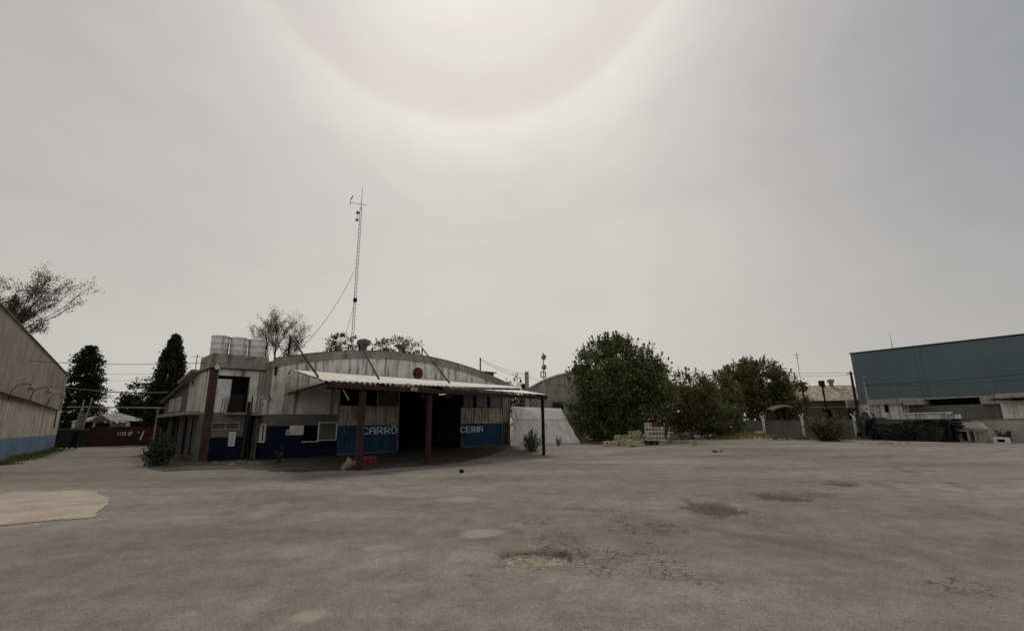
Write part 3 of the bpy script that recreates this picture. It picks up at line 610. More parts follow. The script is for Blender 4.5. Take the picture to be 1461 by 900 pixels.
# stay rods from roof masts
for (mu,mz,bu,bv,bz) in ((.72,6.45,-.75,-7.6,3.52),(4.75,6.5,1.55,-8.2,3.52),(9.25,6.63,5.3,-8.1,3.55)):
    g=MB(); g.tube([(mu,.25,5.2),(mu,.25,mz)],.05,6); g.tube([(mu,.25,mz),(bu,bv,bz)],.045,6); g.build('stay_rod',K['dark_steel'],can)
g=MB(); g.tube([(-.02,1.29,2.74),(.4,.3,3.9),(.82,-.08,4.52)],.03,6); g.tube([(-.02,1.29,2.74),(.82,-.1,3.33)],.03,6); g.build('bracket_pipe',K['dark_steel'],can)
# things under / on the canopy
t=thing('tube_lamp','white fluorescent tube lamp hanging askew under canopy beside the left post','lamp',S(.9,-7.2,2.95),SHEDROT)
g=MB(); g.bar((-.42,0,.16),(-.12,0,-.28),.06,.05); g.build('tube',K['white_paint'],t); g=MB(); g.tube([(-.42,0,.16),(-.5,.1,.38)],.008,5); g.build('wire',K['dark_steel'],t)
g=MB(); g.box(-.95,-.6,-.05,.05,.16,.24); g.build('end_box',K['conc'],t)
def floodlamp(name,label,loc,rz,sc=1.,m='silver',group=None,tilt=-20):
    t=thing(name,label,'floodlight',loc,rz,group)
    g=MB(); g.prism([(-.14*sc,-.05*sc,-.11*sc),(.14*sc,-.05*sc,-.11*sc),(.14*sc,-.05*sc,.11*sc),(-.14*sc,-.05*sc,.11*sc)],(0,.1*sc,0)); o=g.build('housing',K[m],t); o.rotation_euler=(R(tilt),0,0)
    g=MB(); g.box(-.12*sc,.12*sc,-.058*sc,-.052*sc,-.09*sc,.09*sc); q=g.build('glass',K['glass_dark'],t); q.rotation_euler=(R(tilt),0,0)
    g=MB(); g.bar((-.16*sc,0,0),(-.16*sc,.02,.2*sc),.02); g.bar((.16*sc,0,0),(.16*sc,.02,.2*sc),.02); g.bar((-.16*sc,.02,.2*sc),(.16*sc,.02,.2*sc),.02); g.build('bracket',K['dark_steel'],t); return t
floodlamp('floodlight','small pale floodlight hanging in the dark doorway left of second post',S(7.2,-3.2,3.25),SHEDROT,1.2)
floodlamp('floodlight','small pale floodlight under the canopy right of second post',S(8.2,-4.2,3.22),SHEDROT,1.0)
t=thing('junction_box','small white box fixed to the canopy beam between the first two posts','box',S(2.55,-9.34,3.06),SHEDROT)
MB().box(-.14,.14,-.06,.0,-.06,.06).build('case',K['white_paint'],t); MB().box(-.12,.12,-.066,-.061,-.045,.045).build('lid',K['conc'],t)
t=thing('torn_sheet','torn scraps of white sheeting caught along canopy edge above the left post','sheeting',S(.9,-9.3,3.15),SHEDROT)
rt_=random.Random(19)
for i in range(9):
    x=-.55+.27*i+rt_.gauss(0,.04); w_=rt_.uniform(.05,.16); g=MB(); g.prism([(x,0,.02),(x+w_,.02,.01),(x+w_*.8,-.02,.09),(x+.01,-.03,.10)],(0,.012,0)); g.build('scrap',K['white_sheet'],t)
# floodlight pole on the right post
fp=thing('floodlight_pole','thin pole with stacked floodlights rising above right canopy post','floodlight pole',S(10.72,-9.3,3.02),SHEDROT)
MB().tube([(0,0,0),(0,0,2.35)],.03,8).build('pole',K['conc'],fp)
for z,dx in ((2.1,.05),(1.55,.05)):
    g=MB(); M4=Matrix.Translation((dx,0,z))@Matrix.Rotation(R(35),4,'Y'); g.box(-.10,.10,-.07,.07,-.12,.12,0,M4); g.bar((0,0,z-.15),(dx,0,z),.04); g.build('lamp_head',K['conc_dark'],fp)
g=MB(); 
for a,b in (((-.22,0,1.0),(.16,0,1.0)),((-.22,0,1.3),(.16,0,1.3)),((-.22,0,1.0),(-.22,0,1.3)),((.16,0,1.0),(.16,0,1.3))): g.bar(a,b,.04)
g.build('lamp_frame',K['dark_steel'],fp)
# wall lamp on shed side
def gooseneck(label,loc,rz,group=None,sc=1.):
    t=thing('wall_lamp',label,'wall lamp',loc,rz,group)
    MB().tube([(0,0,-.35*sc),(0,-.05*sc,.0),(0,-.2*sc,.16*sc),(0,-.55*sc,.2*sc),(0,-.68*sc,.12*sc)],.02,6).build('arm',K['dark_steel'],t)
    g=MB(); g.lathe([(.03,.1),(.06,.08),(.19,-.08),(.17,-.09),(.001,-.05)],14,0,(0,-.7*sc,.05*sc)); g.build('shade',K['silver'],t); return t
gooseneck('dark gooseneck lamp on the white side wall of the workshop',S(-.02,.03,3.08),SHEDROT-R(90),None,.55)
# ================================================================== TOWER + OFFICE WING
TV=1.4
tow=thing('tank_tower','narrow stained two-storey tower with upper doorway, topped by water tanks','building',S(0,TV),SHEDROT)
g=MB(); D=2.6; X0=-2.5
mm=[K['block_white'],K['grey_paint'],K['navy'],K['conc_dark']]
# front wall (y 0..0.2) with openings
g.box(X0,-.75,0,.2,0,1.15,2); g.box(X0,-2.2,0,.2,1.15,2.2,1); g.box(-1.0,-.75,0,.2,1.15,2.2,1); g.box(-2.2,-1.0,0,.2,1.15,1.54,1); g.box(-2.2,-1.0,0,.2,1.83,2.2,1)
g.box(X0,0,0,.2,2.2,2.36,3); g.box(X0,-1.55,0,.2,2.36,4.04,0); g.box(-.7,0,0,.2,2.36,4.22,0); g.box(X0,-2.2,0,.2,4.04,4.22,0); g.box(X0,0,0,.2,4.22,4.55,0)
g.box(X0,X0+.2,.2,D,2.36,4.55,0); g.box(X0,X0+.2,.2,D,0,2.36,3); g.box(-.2,0,.2,D,0,4.55,3); g.box(X0+.2,-.2,D-.2,D,0,4.55,3); g.box(X0+.2,-.2,1.2,1.3,2.4,4.5,3); g.box(X0+.2,-.2,.2,D-.2,2.2,2.34,3)
g.build('wall',mm,tow)
g=MB(); g.box(X0-.06,.05,-.08,D,4.60,5.32); g.build('parapet',K['conc'],tow)
g=MB(); g.box(X0-.10,.08,-.13,D+.04,4.55,4.60); g.build('cornice',K['rust_red'],tow)
g=MB(); g.box(X0-.035,X0+.28,-.035,.33,0,4.55); g.build('pilaster',K['brown_paint'],tow)
g=MB(); g.box(-1.54,-.71,.14,.18,2.36,4.04); o=g.build('upper_door',K['black'],tow); g=MB(); g.box(-2.2,-.71,.12,.16,4.045,4.215); g.build('transom',K['black'],o)
g=MB(); g.box(-1.5,-.9,.11,.135,2.4,3.3); g.build('door_panel',K['dark_wood'],o)
g=MB(); g.box(-1.75,-.62,-.32,0,2.25,2.36); g.build('threshold_slab',K['conc'],tow)
g=MB(); 
for x in (-1.95,-1.82,-1.70): g.bar((x,-.25,2.3),(x+.03,-.25,3.0+.1*(x+1.9)),.025)
g.bar((-1.97,-.25,3.0),(-1.66,-.25,3.12),.03); g.bar((-1.66,-.25,2.3),(-1.60,-.3,3.1),.04); g.build('railing',K['dark_steel'],tow)
g=MB(); g.box(-2.2,-1.0,.1,.13,1.54,1.83); o=g.build('strip_window',K['glass_dark'],tow)
g=MB(); g.box(-2.24,-.96,-.03,.1,1.50,1.545); g.box(-2.24,-.96,-.03,.1,1.825,1.87); g.box(-2.24,-2.19,-.03,.1,1.545,1.825); g.box(-1.01,-.96,-.03,.1,1.545,1.825); g.box(-1.62,-1.57,-.03,.1,1.545,1.825); g.build('frame',K['conc'],o)
g=MB(); g.box(-.72,-.2,.5,.55,0,2.2); g.build('lower_door',K['black'],tow)
g=MB(); g.box(-.72,.0,-.38,0,2.22,2.29); g.build('door_slab',K['conc'],tow)
g=MB(); g.bar((-.80,-.42,0),(-.72,-.36,2.9),.13); g.bar((-.58,-.42,0),(-.60,-.36,3.2),.05); g.bar((-.35,-.5,0),(-.35,-.4,2.2),.04); g.build('timber_prop',K['dark_wood'],tow)
g=MB(); g.tube([(-.28,-.05,2.4),(-.28,-.05,4.5)],.03,6); g.tube([(-.12,-.06,2.3),(-.12,-.06,4.55)],.04,6); g.box(-.36,-.2,-.09,-.02,3.62,3.70); g.build('drain_pipe',K['conc'],tow)
g=MB(); g.box(-2.42,-2.22,-.2,-.04,4.50,4.68); g.box(-2.36,-2.30,-.2,-.04,4.68,4.78); g.build('lamp_bracket',K['white_paint'],tow)
# office wing behind the tower
wing=thing('office_wing','low two-storey grey office wing with overhanging balcony slab behind the tank tower','building',S(0,TV),SHEDROT)
def zr(y): return 4.72-.13*(y-1.4)
g=MB(); X=-2.5
ya,yb,yc=D+.02,5.9,12.2
def wallq(x,y0,y1,z0,m,t=.2):
    g.prism([(x,y0,z0),(x,y1,z0),(x,y1,zr(y1)-.02),(x,y0,zr(y0)-.02)],(t,0,0),m)
wallq(X,ya,yb-.9,2.45,0); wallq(X,yb-.9,yb,2.45,1)
# far part with two window openings
y0,y1,y2,y3=6.7,8.2,8.7,10.3
for a,b in ((yb,y0),(y1,y2),(y3,yc)): wallq(X+.003,a,b,2.45,1)
for a,b in ((y0,y1),(y2,y3)):
    g.box(X+.003,X+.2,a,b,2.45,2.62,1); g.prism([(X+.003,a,3.42),(X+.003,b,3.42),(X+.003,b,zr(b)-.02),(X+.003,a,zr(a)-.02)],(.197,0,0),1)
g.box(-1.6,-1.4,ya,yc,0,2.28,2); g.box(X+.2,0,yc-.2,yc,0,3.2,1)
g.build('wall',[K['plaster'],K['grey_paint'],K['navy'],K['conc_dark']],wing)
g=MB(); g.prism([(X-.45,ya-.02,zr(ya)),(0,ya-.02,zr(ya)),(0,yb,zr(yb)),(X-.45,yb,zr(yb))],(0,0,.14)); g.build('roof',K['conc'],wing)
g=MB(); g.prism([(X-.25,yb+.01,zr(yb)-.08),(0,yb+.01,zr(yb)-.08),(0,yc+.2,zr(yc)-.08),(X-.25,yc+.2,zr(yc)-.08)],(0,0,.12)); g.build('roof',K['barrel_roof'],wing)
g=MB(); g.box(X-.62,-1.4,1.3,10.0,2.28,2.45); g.build('balcony_slab',K['conc'],wing)
for a,b in ((y0,y1),(y2,y3)):
    g=MB(); g.box(X+.1,X+.13,a,b,2.62,3.42); o=g.build('window',K['glass_dark'],wing)
    g=MB(); g.box(X-.04,X+.1,a,a+.09,2.62,3.42); g.box(X-.04,X+.1,b-.09,b,2.62,3.42); g.box(X-.04,X+.1,(a+b)/2-.04,(a+b)/2+.04,2.62,3.33); g.box(X-.04,X+.1,a+.09,b-.09,3.33,3.42); g.build('frame',K['white_paint'],o)
g=MB(); g.box(X-.02,X-.003,3.9,4.35,3.85,4.2); g.build('small_window',K['glass_dark'],wing)
for y,mt,wd in ((1.9,'wood',.16),(4.0,'grey_paint',.2),(6.2,'dark_wood',.16),(8.6,'dark_wood',.16)):
    g=MB(); g.box(X-.35,X-.35+wd,y,y+wd,0,2.28); g.build('post',K[mt],wing)
for y in (3.2,5.2,7.4):
    g=MB(); g.box(-1.63,-1.602,y,y+1.1,0,2.0); g.build('doorway',K['black'],wing)
# small wall notices on the tower front
t=thing('wall_sign','tall narrow white sign with dark marks on the tower base','sign',S(-1.25,TV-.01,1.04),SHEDROT)
MB().box(-.15,.15,-.025,0,-.35,.35).build('board',K['white_paint'],t)
for cz in (.2,-.0,-.2):
    g=MB(); g.bar((-.06,-.03,cz-.05),(.0,-.03,cz+.06),.028,.008); g.bar((.0,-.03,cz+.06),(.06,-.03,cz-.05),.028,.008); g.bar((-.05,-.033,cz-.07),(.05,-.033,cz-.07),.02,.008); g.build('faded_symbol',K['dark_steel'],t)
# three water tanks
tank=None
for i,(u,lab) in enumerate(((-2.18,'leftmost grey ribbed water tank on the tower roof'),(-1.30,'middle grey ribbed water tank on the tower roof'),(-.42,'right-hand grey ribbed water tank on tower roof nearest the workshop'))):
    if tank is None:
        tank=thing('water_tank',lab,'water tank',S(u,TV+.55,5.325),SHEDROT,'water tanks on the tower')
        MB().lathe([(.001,0),(.40,0),(.41,.03),(.41,.27),(.423,.285),(.423,.315),(.41,.33),(.415,.58),(.428,.595),(.428,.625),(.415,.64),(.42,.93),(.40,.945),(.001,.96)],28).build('barrel',K['tank'],tank)
        MB().lathe([(.435,.90),(.44,.97),(.40,.99),(.2,1.04),(.001,1.05)],28).build('lid',K['tank'],tank)
    else: dup(tank,S(u,TV+.55,5.325),SHEDROT+.4*i,lab)
t=thing('roof_antenna','thin television aerial on the office wing roof','antenna',S(-1.6,TV+9.0,3.75),SHEDROT)
g=MB(); g.tube([(0,0,0),(0,0,2.6)],.025,6); g.build('mast',K['dark_steel'],t)
g=MB(); g.tube([(-.35,0,2.45),(.35,0,2.45)],.012,5); g.tube([(0,0,2.2),(0,0,2.46)],.012,5)
for x in (-.3,-.1,.1,.3): g.tube([(x,-.25,2.45),(x,.25,2.45)],.01,5)
g.tube([(-.3,0,1.5),(.3,0,1.5)],.012,5); g.build('elements',K['dark_steel'],t)
# ================================================================== LEFT WALL BUILDING
lc=gp(76,642); ln=gp(2,660); ld=(ln-lc); ld.z=0; ld.normalize(); lnrm=Vector((ld.y,-ld.x,0))   # ld runs from far corner toward us
if lnrm.dot(CAMPOS-lc)<0: lnrm=-lnrm
lrot=math.atan2(ld.y,ld.x)
LW=thing('boundary_shed','tall streaked concrete shed wall with sloping top and light blue base band','building',lc,lrot)
def lwp(px,py):
    p=onplane(px,py,lc,lnrm)-lc; return p.dot(ld),p.z
s_side=1 if Vector((-ld.y,ld.x,0)).dot(lnrm)<0 else -1     # local +y is away from the camera side when s_side = 1
pA=lwp(98,537); pB=lwp(79,517); pC=lwp(0,435); sl=(pC[1]-pB[1])/(pC[0]-pB[0])
Lend=30.0; topE=pC[1]+sl*(Lend-pC[0])
bz=lwp(77,620)[1]; mid0=lwp(78,583)[1]
mid0=3.05
th=.3*s_side
g=MB()
g.prism([(0,0,0),(Lend,0,0),(Lend,0,bz),(0,0,bz)],(0,th,0),2)
g.prism([(0,0,bz),(Lend,0,bz),(Lend,0,mid0),(0,0,mid0)],(0,th,0),0)
g.prism([(0,0,mid0),(Lend,0,mid0),(Lend,0,topE),(pB[0],0,pB[1]),(max(.0,pA[0]*0),0,pA[1])],(0,th,0),1)
g.build('wall',[K['wall_left'],K['wall_left_up'],K['wall_blue']],LW)
g=MB(); g.prism([(0,-.002*s_side+th,0),(0,th,pA[1]-.1),(0,14*s_side,pA[1]-.1),(0,14*s_side,0)],(.25,0,0)); g.build('end_wall',K['wall_left_up'],LW)
g=MB(); g.prism([(-.1,-.06*s_side,pA[1]),(pB[0],-.06*s_side,pB[1]),(Lend,-.06*s_side,topE),(Lend,-.06*s_side,topE+.07),(pB[0],-.06*s_side,pB[1]+.07),(-.1,-.06*s_side,pA[1]+.07)],(0,.45*s_side,0)); g.build('coping',K['conc_dark'],LW)
def lw(px,py,off): 
    a=lwp(px,py); return (a[0],-off*s_side,a[1])
g=MB(); p0=lwp(80,585); p1=lwp(0,560.5); ex=(p1[1]-p0[1])/(p1[0]-p0[0])
g.tube([lw(80,585,.08),lw(40,572,.08),lw(0,560.5,.08),(Lend,-.08*s_side,p1[1]+ex*(Lend-p1[0]))],.06,8); g.tube([lw(79,586,.08),lw(75,610,.08)],.04,6); g.build('wall_pipe',K['rust_red'],LW)
labs=['nearest of the gooseneck lamps on the streaked left wall','second gooseneck lamp from the left on the streaked wall','third gooseneck lamp from the left on the streaked wall','farthest gooseneck lamp by the end of the streaked wall']
for (px,py),lb in zip(((14,556),(44,560),(68,568),(86,574)),labs):
    a=lwp(px,py); p=lc+ld*a[0]+lnrm*.03; p.z=a[1]
    gooseneck(lb,p,math.atan2(lnrm.y,lnrm.x)+R(90)-R(38),'lamps along the left wall',1.5)
# weeds along the foot of the wall
r=random.Random(5); g=MB()
for i in range(5200):
    x=r.uniform(.3,20); d=abs(r.gauss(0,.45))+.03; h=r.uniform(.05,.32)*(1.2-min(1,d)); p=lc+ld*x+lnrm*d
    if math.sin(x*1.7)+math.sin(x*.61)+r.gauss(0,.7)<-.5: continue
    a=r.uniform(0,6.28); w=.02+.03*r.random(); t=Vector((r.gauss(0,.12),r.gauss(0,.12),h))
    g.add([p+Vector((math.cos(a)*w,math.sin(a)*w,0)),p-Vector((math.cos(a)*w,math.sin(a)*w,0)),p+t],[(0,1,2)])
g.build('wall_foot_grass',K['leaf_weed'],kind='stuff')
# ================================================================== FAR LEFT: gate, bins, shelter
ga=gp(120,637.5); gb=gp(225,635.5); gd=(gb-ga); gl=gd.length; grot=math.atan2(gd.y,gd.x)
gt=thing('metal_gate','dark oxblood sheet metal gate with white painted number at the driveway end','gate',ga,grot)
g=MB(); n=12
for i in range(n): g.box(gl*i/n+.01,gl*(i+1)/n-.01,0,.05,.05,1.80)
g.build('panel',K['gate'],gt)
g=MB(); 
for z in (.1,.95,1.75): g.box(0,gl,-.03,-.002,z-.04,z+.04)
g.build('frame',K['gate'],gt)
lettering('1155 EF',.50,K['white_paint'],gt,(2.55,-.05,.98),(R(90),0,0),bold=.008,shear=.15,sx=.72,name='number')
g=MB(); g.bar((4.62,-.06,.55),(4.80,-.06,1.35),.13,.012); g.box(4.30,4.42,-.06,-.05,1.18,1.32); g.build('painted_stroke',K['white_paint'],gt)
t=thing('gate_pillar','grey concrete pillar at the left end of the red gate','pillar',ga+Vector((-.55,-.2,0)),grot)
MB().box(-.22,.22,-.22,.22,0,3.0).build('shaft',K['conc_dark'],t); MB().box(-.27,.27,-.27,.27,3.0,3.12).build('cap',K['conc_dark'],t)
def bin_(label,loc,rz,w,h):
    t=thing('waste_container',label,'waste container',loc,rz)
    g=MB(); g.prism([(-w/2+.08,-.45,.12),(w/2-.08,-.45,.12),(w/2,-.5,h-.2),(-w/2,-.5,h-.2)],(0,.95,0)); g.build('body',K['bin'],t)
    g=MB(); g.prism([(-w/2-.03,-.55,h-.19),(w/2+.03,-.55,h-.19),(w/2+.03,-.5,h-.12),(-w/2-.03,-.5,h-.12)],(0,1.05,0)); g.box(-w/2-.03,w/2+.03,-.56,.54,h-.12,h-.06); g.build('lid',K['conc_dark'],t)
    for x in (-w/2+.2,w/2-.2):
        g=MB(); g.tube([(x-.03,-.3,.07),(x+.03,-.3,.07)],.07,10); g.build('wheel',K['black'],t)
p=gp(86,641); bin_('dark green waste container at the foot of the streaked wall corner',p+Vector((-.45,.6,0)),grot+R(8),.98,1.75)
p=gp(104,640); bin_('dark green waste container next to the red gate pillar',p+Vector((-.35,.6,0)),grot-R(4),.85,1.70)
t=thing('leaning_ladder','leaning pale ladder frame of pipes by the streaked wall corner','frame',gp(93,640)+Vector((-.4,1.4,0)),grot)
g=MB(); g.tube([(-.5,0,0),(-.15,.2,4.2)],.06,6); g.tube([(.1,0,0),(.45,.2,4.4)],.06,6)
for k in range(5): g.tube([(-.45+.07*k,.04*k,.6+.75*k),(.15+.07*k,.04*k,.6+.75*k)],.035,6)
g.build('rails',K['conc'],t)
# pipe barrier between wing and wall
t=thing('pipe_portal','pale steel pipe portal spanning the driveway near the office wing','portal',(0,0,0))
a=at(222,606,33.5); z_t=at(222,582,33.5).z
l=at(97,580.5,41.0); rr=at(240,582,31.5)
g=MB(); g.tube([l,rr],.055,6); g.build('crossbar',K['conc'],t)
g=MB(); g.tube([(a.x,a.y,0),(a.x,a.y,z_t)],.055,8); g.build('upright',K['conc'],t)
# gatehouse with hip roof
gh=thing('gate_shelter','small hip-roofed shelter with front gable seen beyond the red gate','shelter',at(159,606,47)-Vector((0,0,at(159,606,47).z)),grot+R(2))
g=MB(); hw=2.5; ez=2.32; rzz=3.1
g.add([(-hw,-1.8,ez),(hw,-1.8,ez),(hw,1.8,ez),(-hw,1.8,ez),(-.6,0,rzz),(.6,0,rzz)],[(0,1,5,4),(1,2,5),(2,3,4,5),(3,0,4),(3,2,1,0)])
g.add([(-.95,-1.85,ez+.02),(.95,-1.85,ez+.02),(0,-1.85,ez+.72),(0,0,ez+.72)],[(0,1,2),(0,2,3),(1,3,2)])
g.build('roof',K['conc'],gh)
g=MB(); g.add([(-.62,-1.87,ez+.10),(.62,-1.87,ez+.10),(0,-1.87,ez+.56)],[(0,1,2)]); g.build('gable',K['grey_paint'],gh,solid=.02)
for x in (-hw+.25,hw-.25):
    for y in (-1.5,1.5): MB().box(x-.13,x+.13,y-.13,y+.13,0,ez).build('column',K['white_paint'],gh)
g=MB(); g.box(-2.2,2.2,1.35,1.45,0,2.2); g.build('back_wall',K['dark_wood'],gh)
g=MB(); g.box(-.9,.7,1.30,1.345,1.55,2.2); g.build('bright_gap_panel',K['white_paint'],gh)  # white panel stands in for the bright gap to a pale wall beyond
# trees far left
p=at(110,600,50); conifer('conifer_tree','ragged black conifer behind the end of the streaked left wall',(p.x,p.y,0),10.4,2.2,3)
p=at(233,600,47); conifer('cypress_tree','tall dark cypress with narrow pointed crown left of the tank tower',(p.x,p.y,0),10.9,1.5,9,True)
p=at(205,600,52); leafy_tree('round_tree','dark bushy tree at the left foot of the cypress','tree',(p.x,p.y,0),[(0,0,3.6,2.7,2.4,2.7),(-1.6,0,4.3,1.4,1.4,1.5),(1.2,0,2.4,2.,2.,2.)],150,70,.28,K['leaf_dk'],21,3.2,.25)
p=at(255,590,56); leafy_tree('round_tree','dark shrubby tree between the cypress and office wing','tree',(p.x,p.y,0),[(0,0,4.2,2.2,2,2.4)],90,60,.28,K['leaf_mid'],22,3.2,.2)
r=random.Random(11); g=MB()
for i in range(260):
    x=r.uniform(-24,24); c=Vector((-72+x*.8,76+x*.35,r.uniform(.3,3.4)*(1+.25*math.sin(x*.7))))
    for j in range(46): leaf(g,c+Vector((r.gauss(0,.6),r.gauss(0,.6),r.gauss(0,.4))),.4,r)
g.build('far_wood',K['leaf_mid'],kind='stuff')
# tree above the left wall
p=at(4,500,36); sparse_tree('acacia_tree','sparse spreading tree overhanging the top of the left wall',(p.x-1.2,p.y,0),11.4,.50,K['leaf_br'],14,7,6,.14,(.15,0),None,.26,.38)
# shrubs near tower
weed('shrub','dusty dark shrub on driveway edge left of the tank tower',gp(224,664),1.75,1.35,K['leaf_grey'],4,46,.14,'shrub',None,34)
weed('weed_plant','tall thin grey weed at the corner of the navy office wall',gp(398,660),1.05,.55,K['leaf_grey'],6,9,.08,'weed',None,20)
# ================================================================== TREES BEHIND SHED
p=at(378,500,56); sparse_tree('bare_tree','thin brownish tree behind the shed next to the water tanks',(p.x,p.y,0),11.6,.50,K['leaf_br'],31,7,4,.14,(0,0),None,.24,.37)
p=at(486,500,60); leafy_tree('thin_tree','thin small-crowned tree behind the roof left of the radio mast','tree',(p.x,p.y,0),[(0,0,11.9,2.2,2.0,1.7),(.9,0,11.1,1.8,1.5,1.2),(-1.0,0,11.0,1.5,1.5,1.0)],62,30,.26,K['leaf_br'],33,11.,.2,spread=.26)
p=at(563,500,60); leafy_tree('thin_tree','bushy treetop showing above the roof right of the roof vent','tree',(p.x,p.y,0),[(0,0,11.2,3.0,2.,1.2),(-1.4,0,11.0,1.8,1.5,1.0),(1.6,0,10.9,1.5,1.5,1.0)],70,30,.26,K['leaf_mid'],34,10.5,.2,spread=.24,shoots=40,shoot_len=.7)
p=at(737,560,47); leafy_tree('small_tree','small dark tree between the workshop and the arched grey building','tree',(p.x,p.y,0),[(0,0,3.6,1.25,1.3,2.2),(-.8,0,4.0,.9,.9,1.3),(.6,0,2.2,1.2,1.2,1.8)],95,48,.2,K['leaf_mid'],35,3.8,.14,shoots=26,shoot_len=.8)
# ================================================================== RADIO MAST
mp=at(503,475,50); MH=29.2
mast=thing('radio_mast','tall slender lattice radio mast rising behind the workshop roof','radio mast',(mp.x,mp.y,0),.3)
g=MB(); rad=.16; legs=[(rad*math.cos(a),rad*math.sin(a)) for a in (0,2.094,4.189)]
for x,y in legs: g.tube([(x,y,0),(x*.8,y*.8,26.5)],.024,4)
n=56
for i in range(n):
    z0,z1=26.3*i/n,26.3*(i+1)/n
    for k in range(3):
        a=legs[k]; b=legs[(k+1)%3]; g.tube([(a[0],a[1],z0),(b[0],b[1],z1)],.012,3,cap=False)
g.build('lattice',K['conc_dark'],mast)
g=MB(); g.tube([(.05,0,26.3),(.05,0,MH)],[.04,.015],6); g.build('whip',K['dark_steel'],mast)
g=MB(); Mi=Matrix.Rotation(-.3,4,'Z')
def loc(x,z,y=0): return Mi@Vector((x,y,z))
g.tube([loc(-1.3,27.15),loc(.7,26.75)],.03,5); g.tube([loc(-1.28,26.7),loc(-1.25,27.5)],.03,5); g.tube([loc(-1.25,27.5),loc(-1.0,28.0)],.06,5); g.build('yagi_antenna',K['dark_steel'],mast)
g=MB(); 
for x,z,s in ((-.25,25.75,.17),(-.3,24.85,.15)):
    M4=Mi@Matrix.Translation((x,-.15,z))@Matrix.Rotation(.7,4,'Y'); g.box(-s,s,-.06,.06,-s,s,0,M4)
g.bar(Mi@Vector((-.25,-.15,25.7)),Mi@Vector((-.3,-.15,24.9)),.05); g.build('panel_antenna',K['conc_dark'],mast)
g=MB(); M4=Mi@Matrix.Translation((.12,-.2,15.2)); g.box(-.18,.18,-.1,.1,-.22,.22,0,M4); g.build('equipment_box',K['dark_steel'],mast)
def sagline(a,b,sag,n=14):
    a=Vector(a); b=Vector(b); return [a.lerp(b,i/n)-Vector((0,0,sag*4*(i/n)*(1-i/n))) for i in range(n+1)]
def cable(name,label,pts,rad=.015,mt='dark_steel',cat='cable',group=None):
    g=MB(); g.tube(pts,rad,4,cap=False); o=g.build(name,K[mt],None,label=label,category=cat)
    if group: o['group']=group
    return o
q=at(437,491,46); cable('guy_wire','long sagging cable from the radio mast down toward the workshop roof',sagline((mp.x,mp.y,19.3),q-Vector((.8,0,.6)),1.2),.025,'conc')
q=at(488,488,50); cable('guy_wire','short steep guy wire beside the foot of the radio mast',sagline((mp.x,mp.y,15.0),q-Vector((.4,0,1.5)),.5),.02,'conc')
# ================================================================== CABLES OVER THE YARD
pt=S(0,TV,5.25); cable('overhead_cable','thin black cable from the tower parapet across the left wall, topmost of three',sagline(at(366,510,24.5),at(291,517.5,24.0),.05,6)+sagline(at(291,517.5,24.0),at(-40,507,26),.25,16),.014)
cable('overhead_cable','thick grey cable from the office wing across the driveway to left wall',sagline(at(240,559.5,31),at(96,553,34),.15,10)+sagline(at(96,553,34),at(-40,535,26),.05,8),.035,'conc_dark')
for k,(ya_,yb_) in enumerate(((529,531),(538,540))):
    cable('overhead_cable',('faint upper wire' if k==0 else 'faint lower wire')+' across sky gap between conifer and cypress',sagline(at(100,ya_,52),at(240,yb_,52),.3),.014)
# ================================================================== RIGHT OF SHED
# leaning corrugated sheets
ls=thing('leaning_sheets','pale grey corrugated roofing sheets leaning in a slanted row beside the workshop','sheet stack')
a0=gp(735,637); a1=gp(828,632.5); back=Vector((-.25,.97,0))
t0=at(729,580,a0.y+1.5); t1=at(800,583,a1.y+1.4)
def lean_fn(s,t,shear,z0=0):
    bt=a0.lerp(a1,s); tp=t0.lerp(t1,s); p=bt.lerp(tp,t); return p
for (ta,tb,mt,off) in ((0,.70,'grey_sheet2',0),(.66,1.0,'grey_sheet',.035)):
    g=MB()
    def fn(s,t):
        tt=ta+(tb-ta)*t; p=lean_fn(s,tt,0); n=Vector((.1,-.9,.35)).normalized()
        return p+n*(off+.08*math.sin(2*math.pi*(s*21+3.2*tt)))
    g.grid(fn,21*12,10,0,True); g.build('sheet',K[mt],ls,solid=.01)
g=MB()
for i in range(3):
    x=.25*i; a=gp(826+4*i,632)+Vector((0,0,.0)); b=at(806+6*i,590+6*i,a.y+1.3)
    g.prism([a,a+Vector((.22,.02,0)),b+Vector((.22,.02,0)),b],(.02,.05,.02))
g.build('loose_strips',K['wood'],ls)
weed('weed_bush','upright green weed clump at the foot of the right canopy post',gp(759,644),1.6,1.7,K['leaf_weed'],8,52,.10,'weed',None,30)
weed('weed_plant','small dark weed in front of the leaning grey sheets',gp(797,636),1.0,.6,K['leaf_grey'],12,10,.08,'weed',None,16)
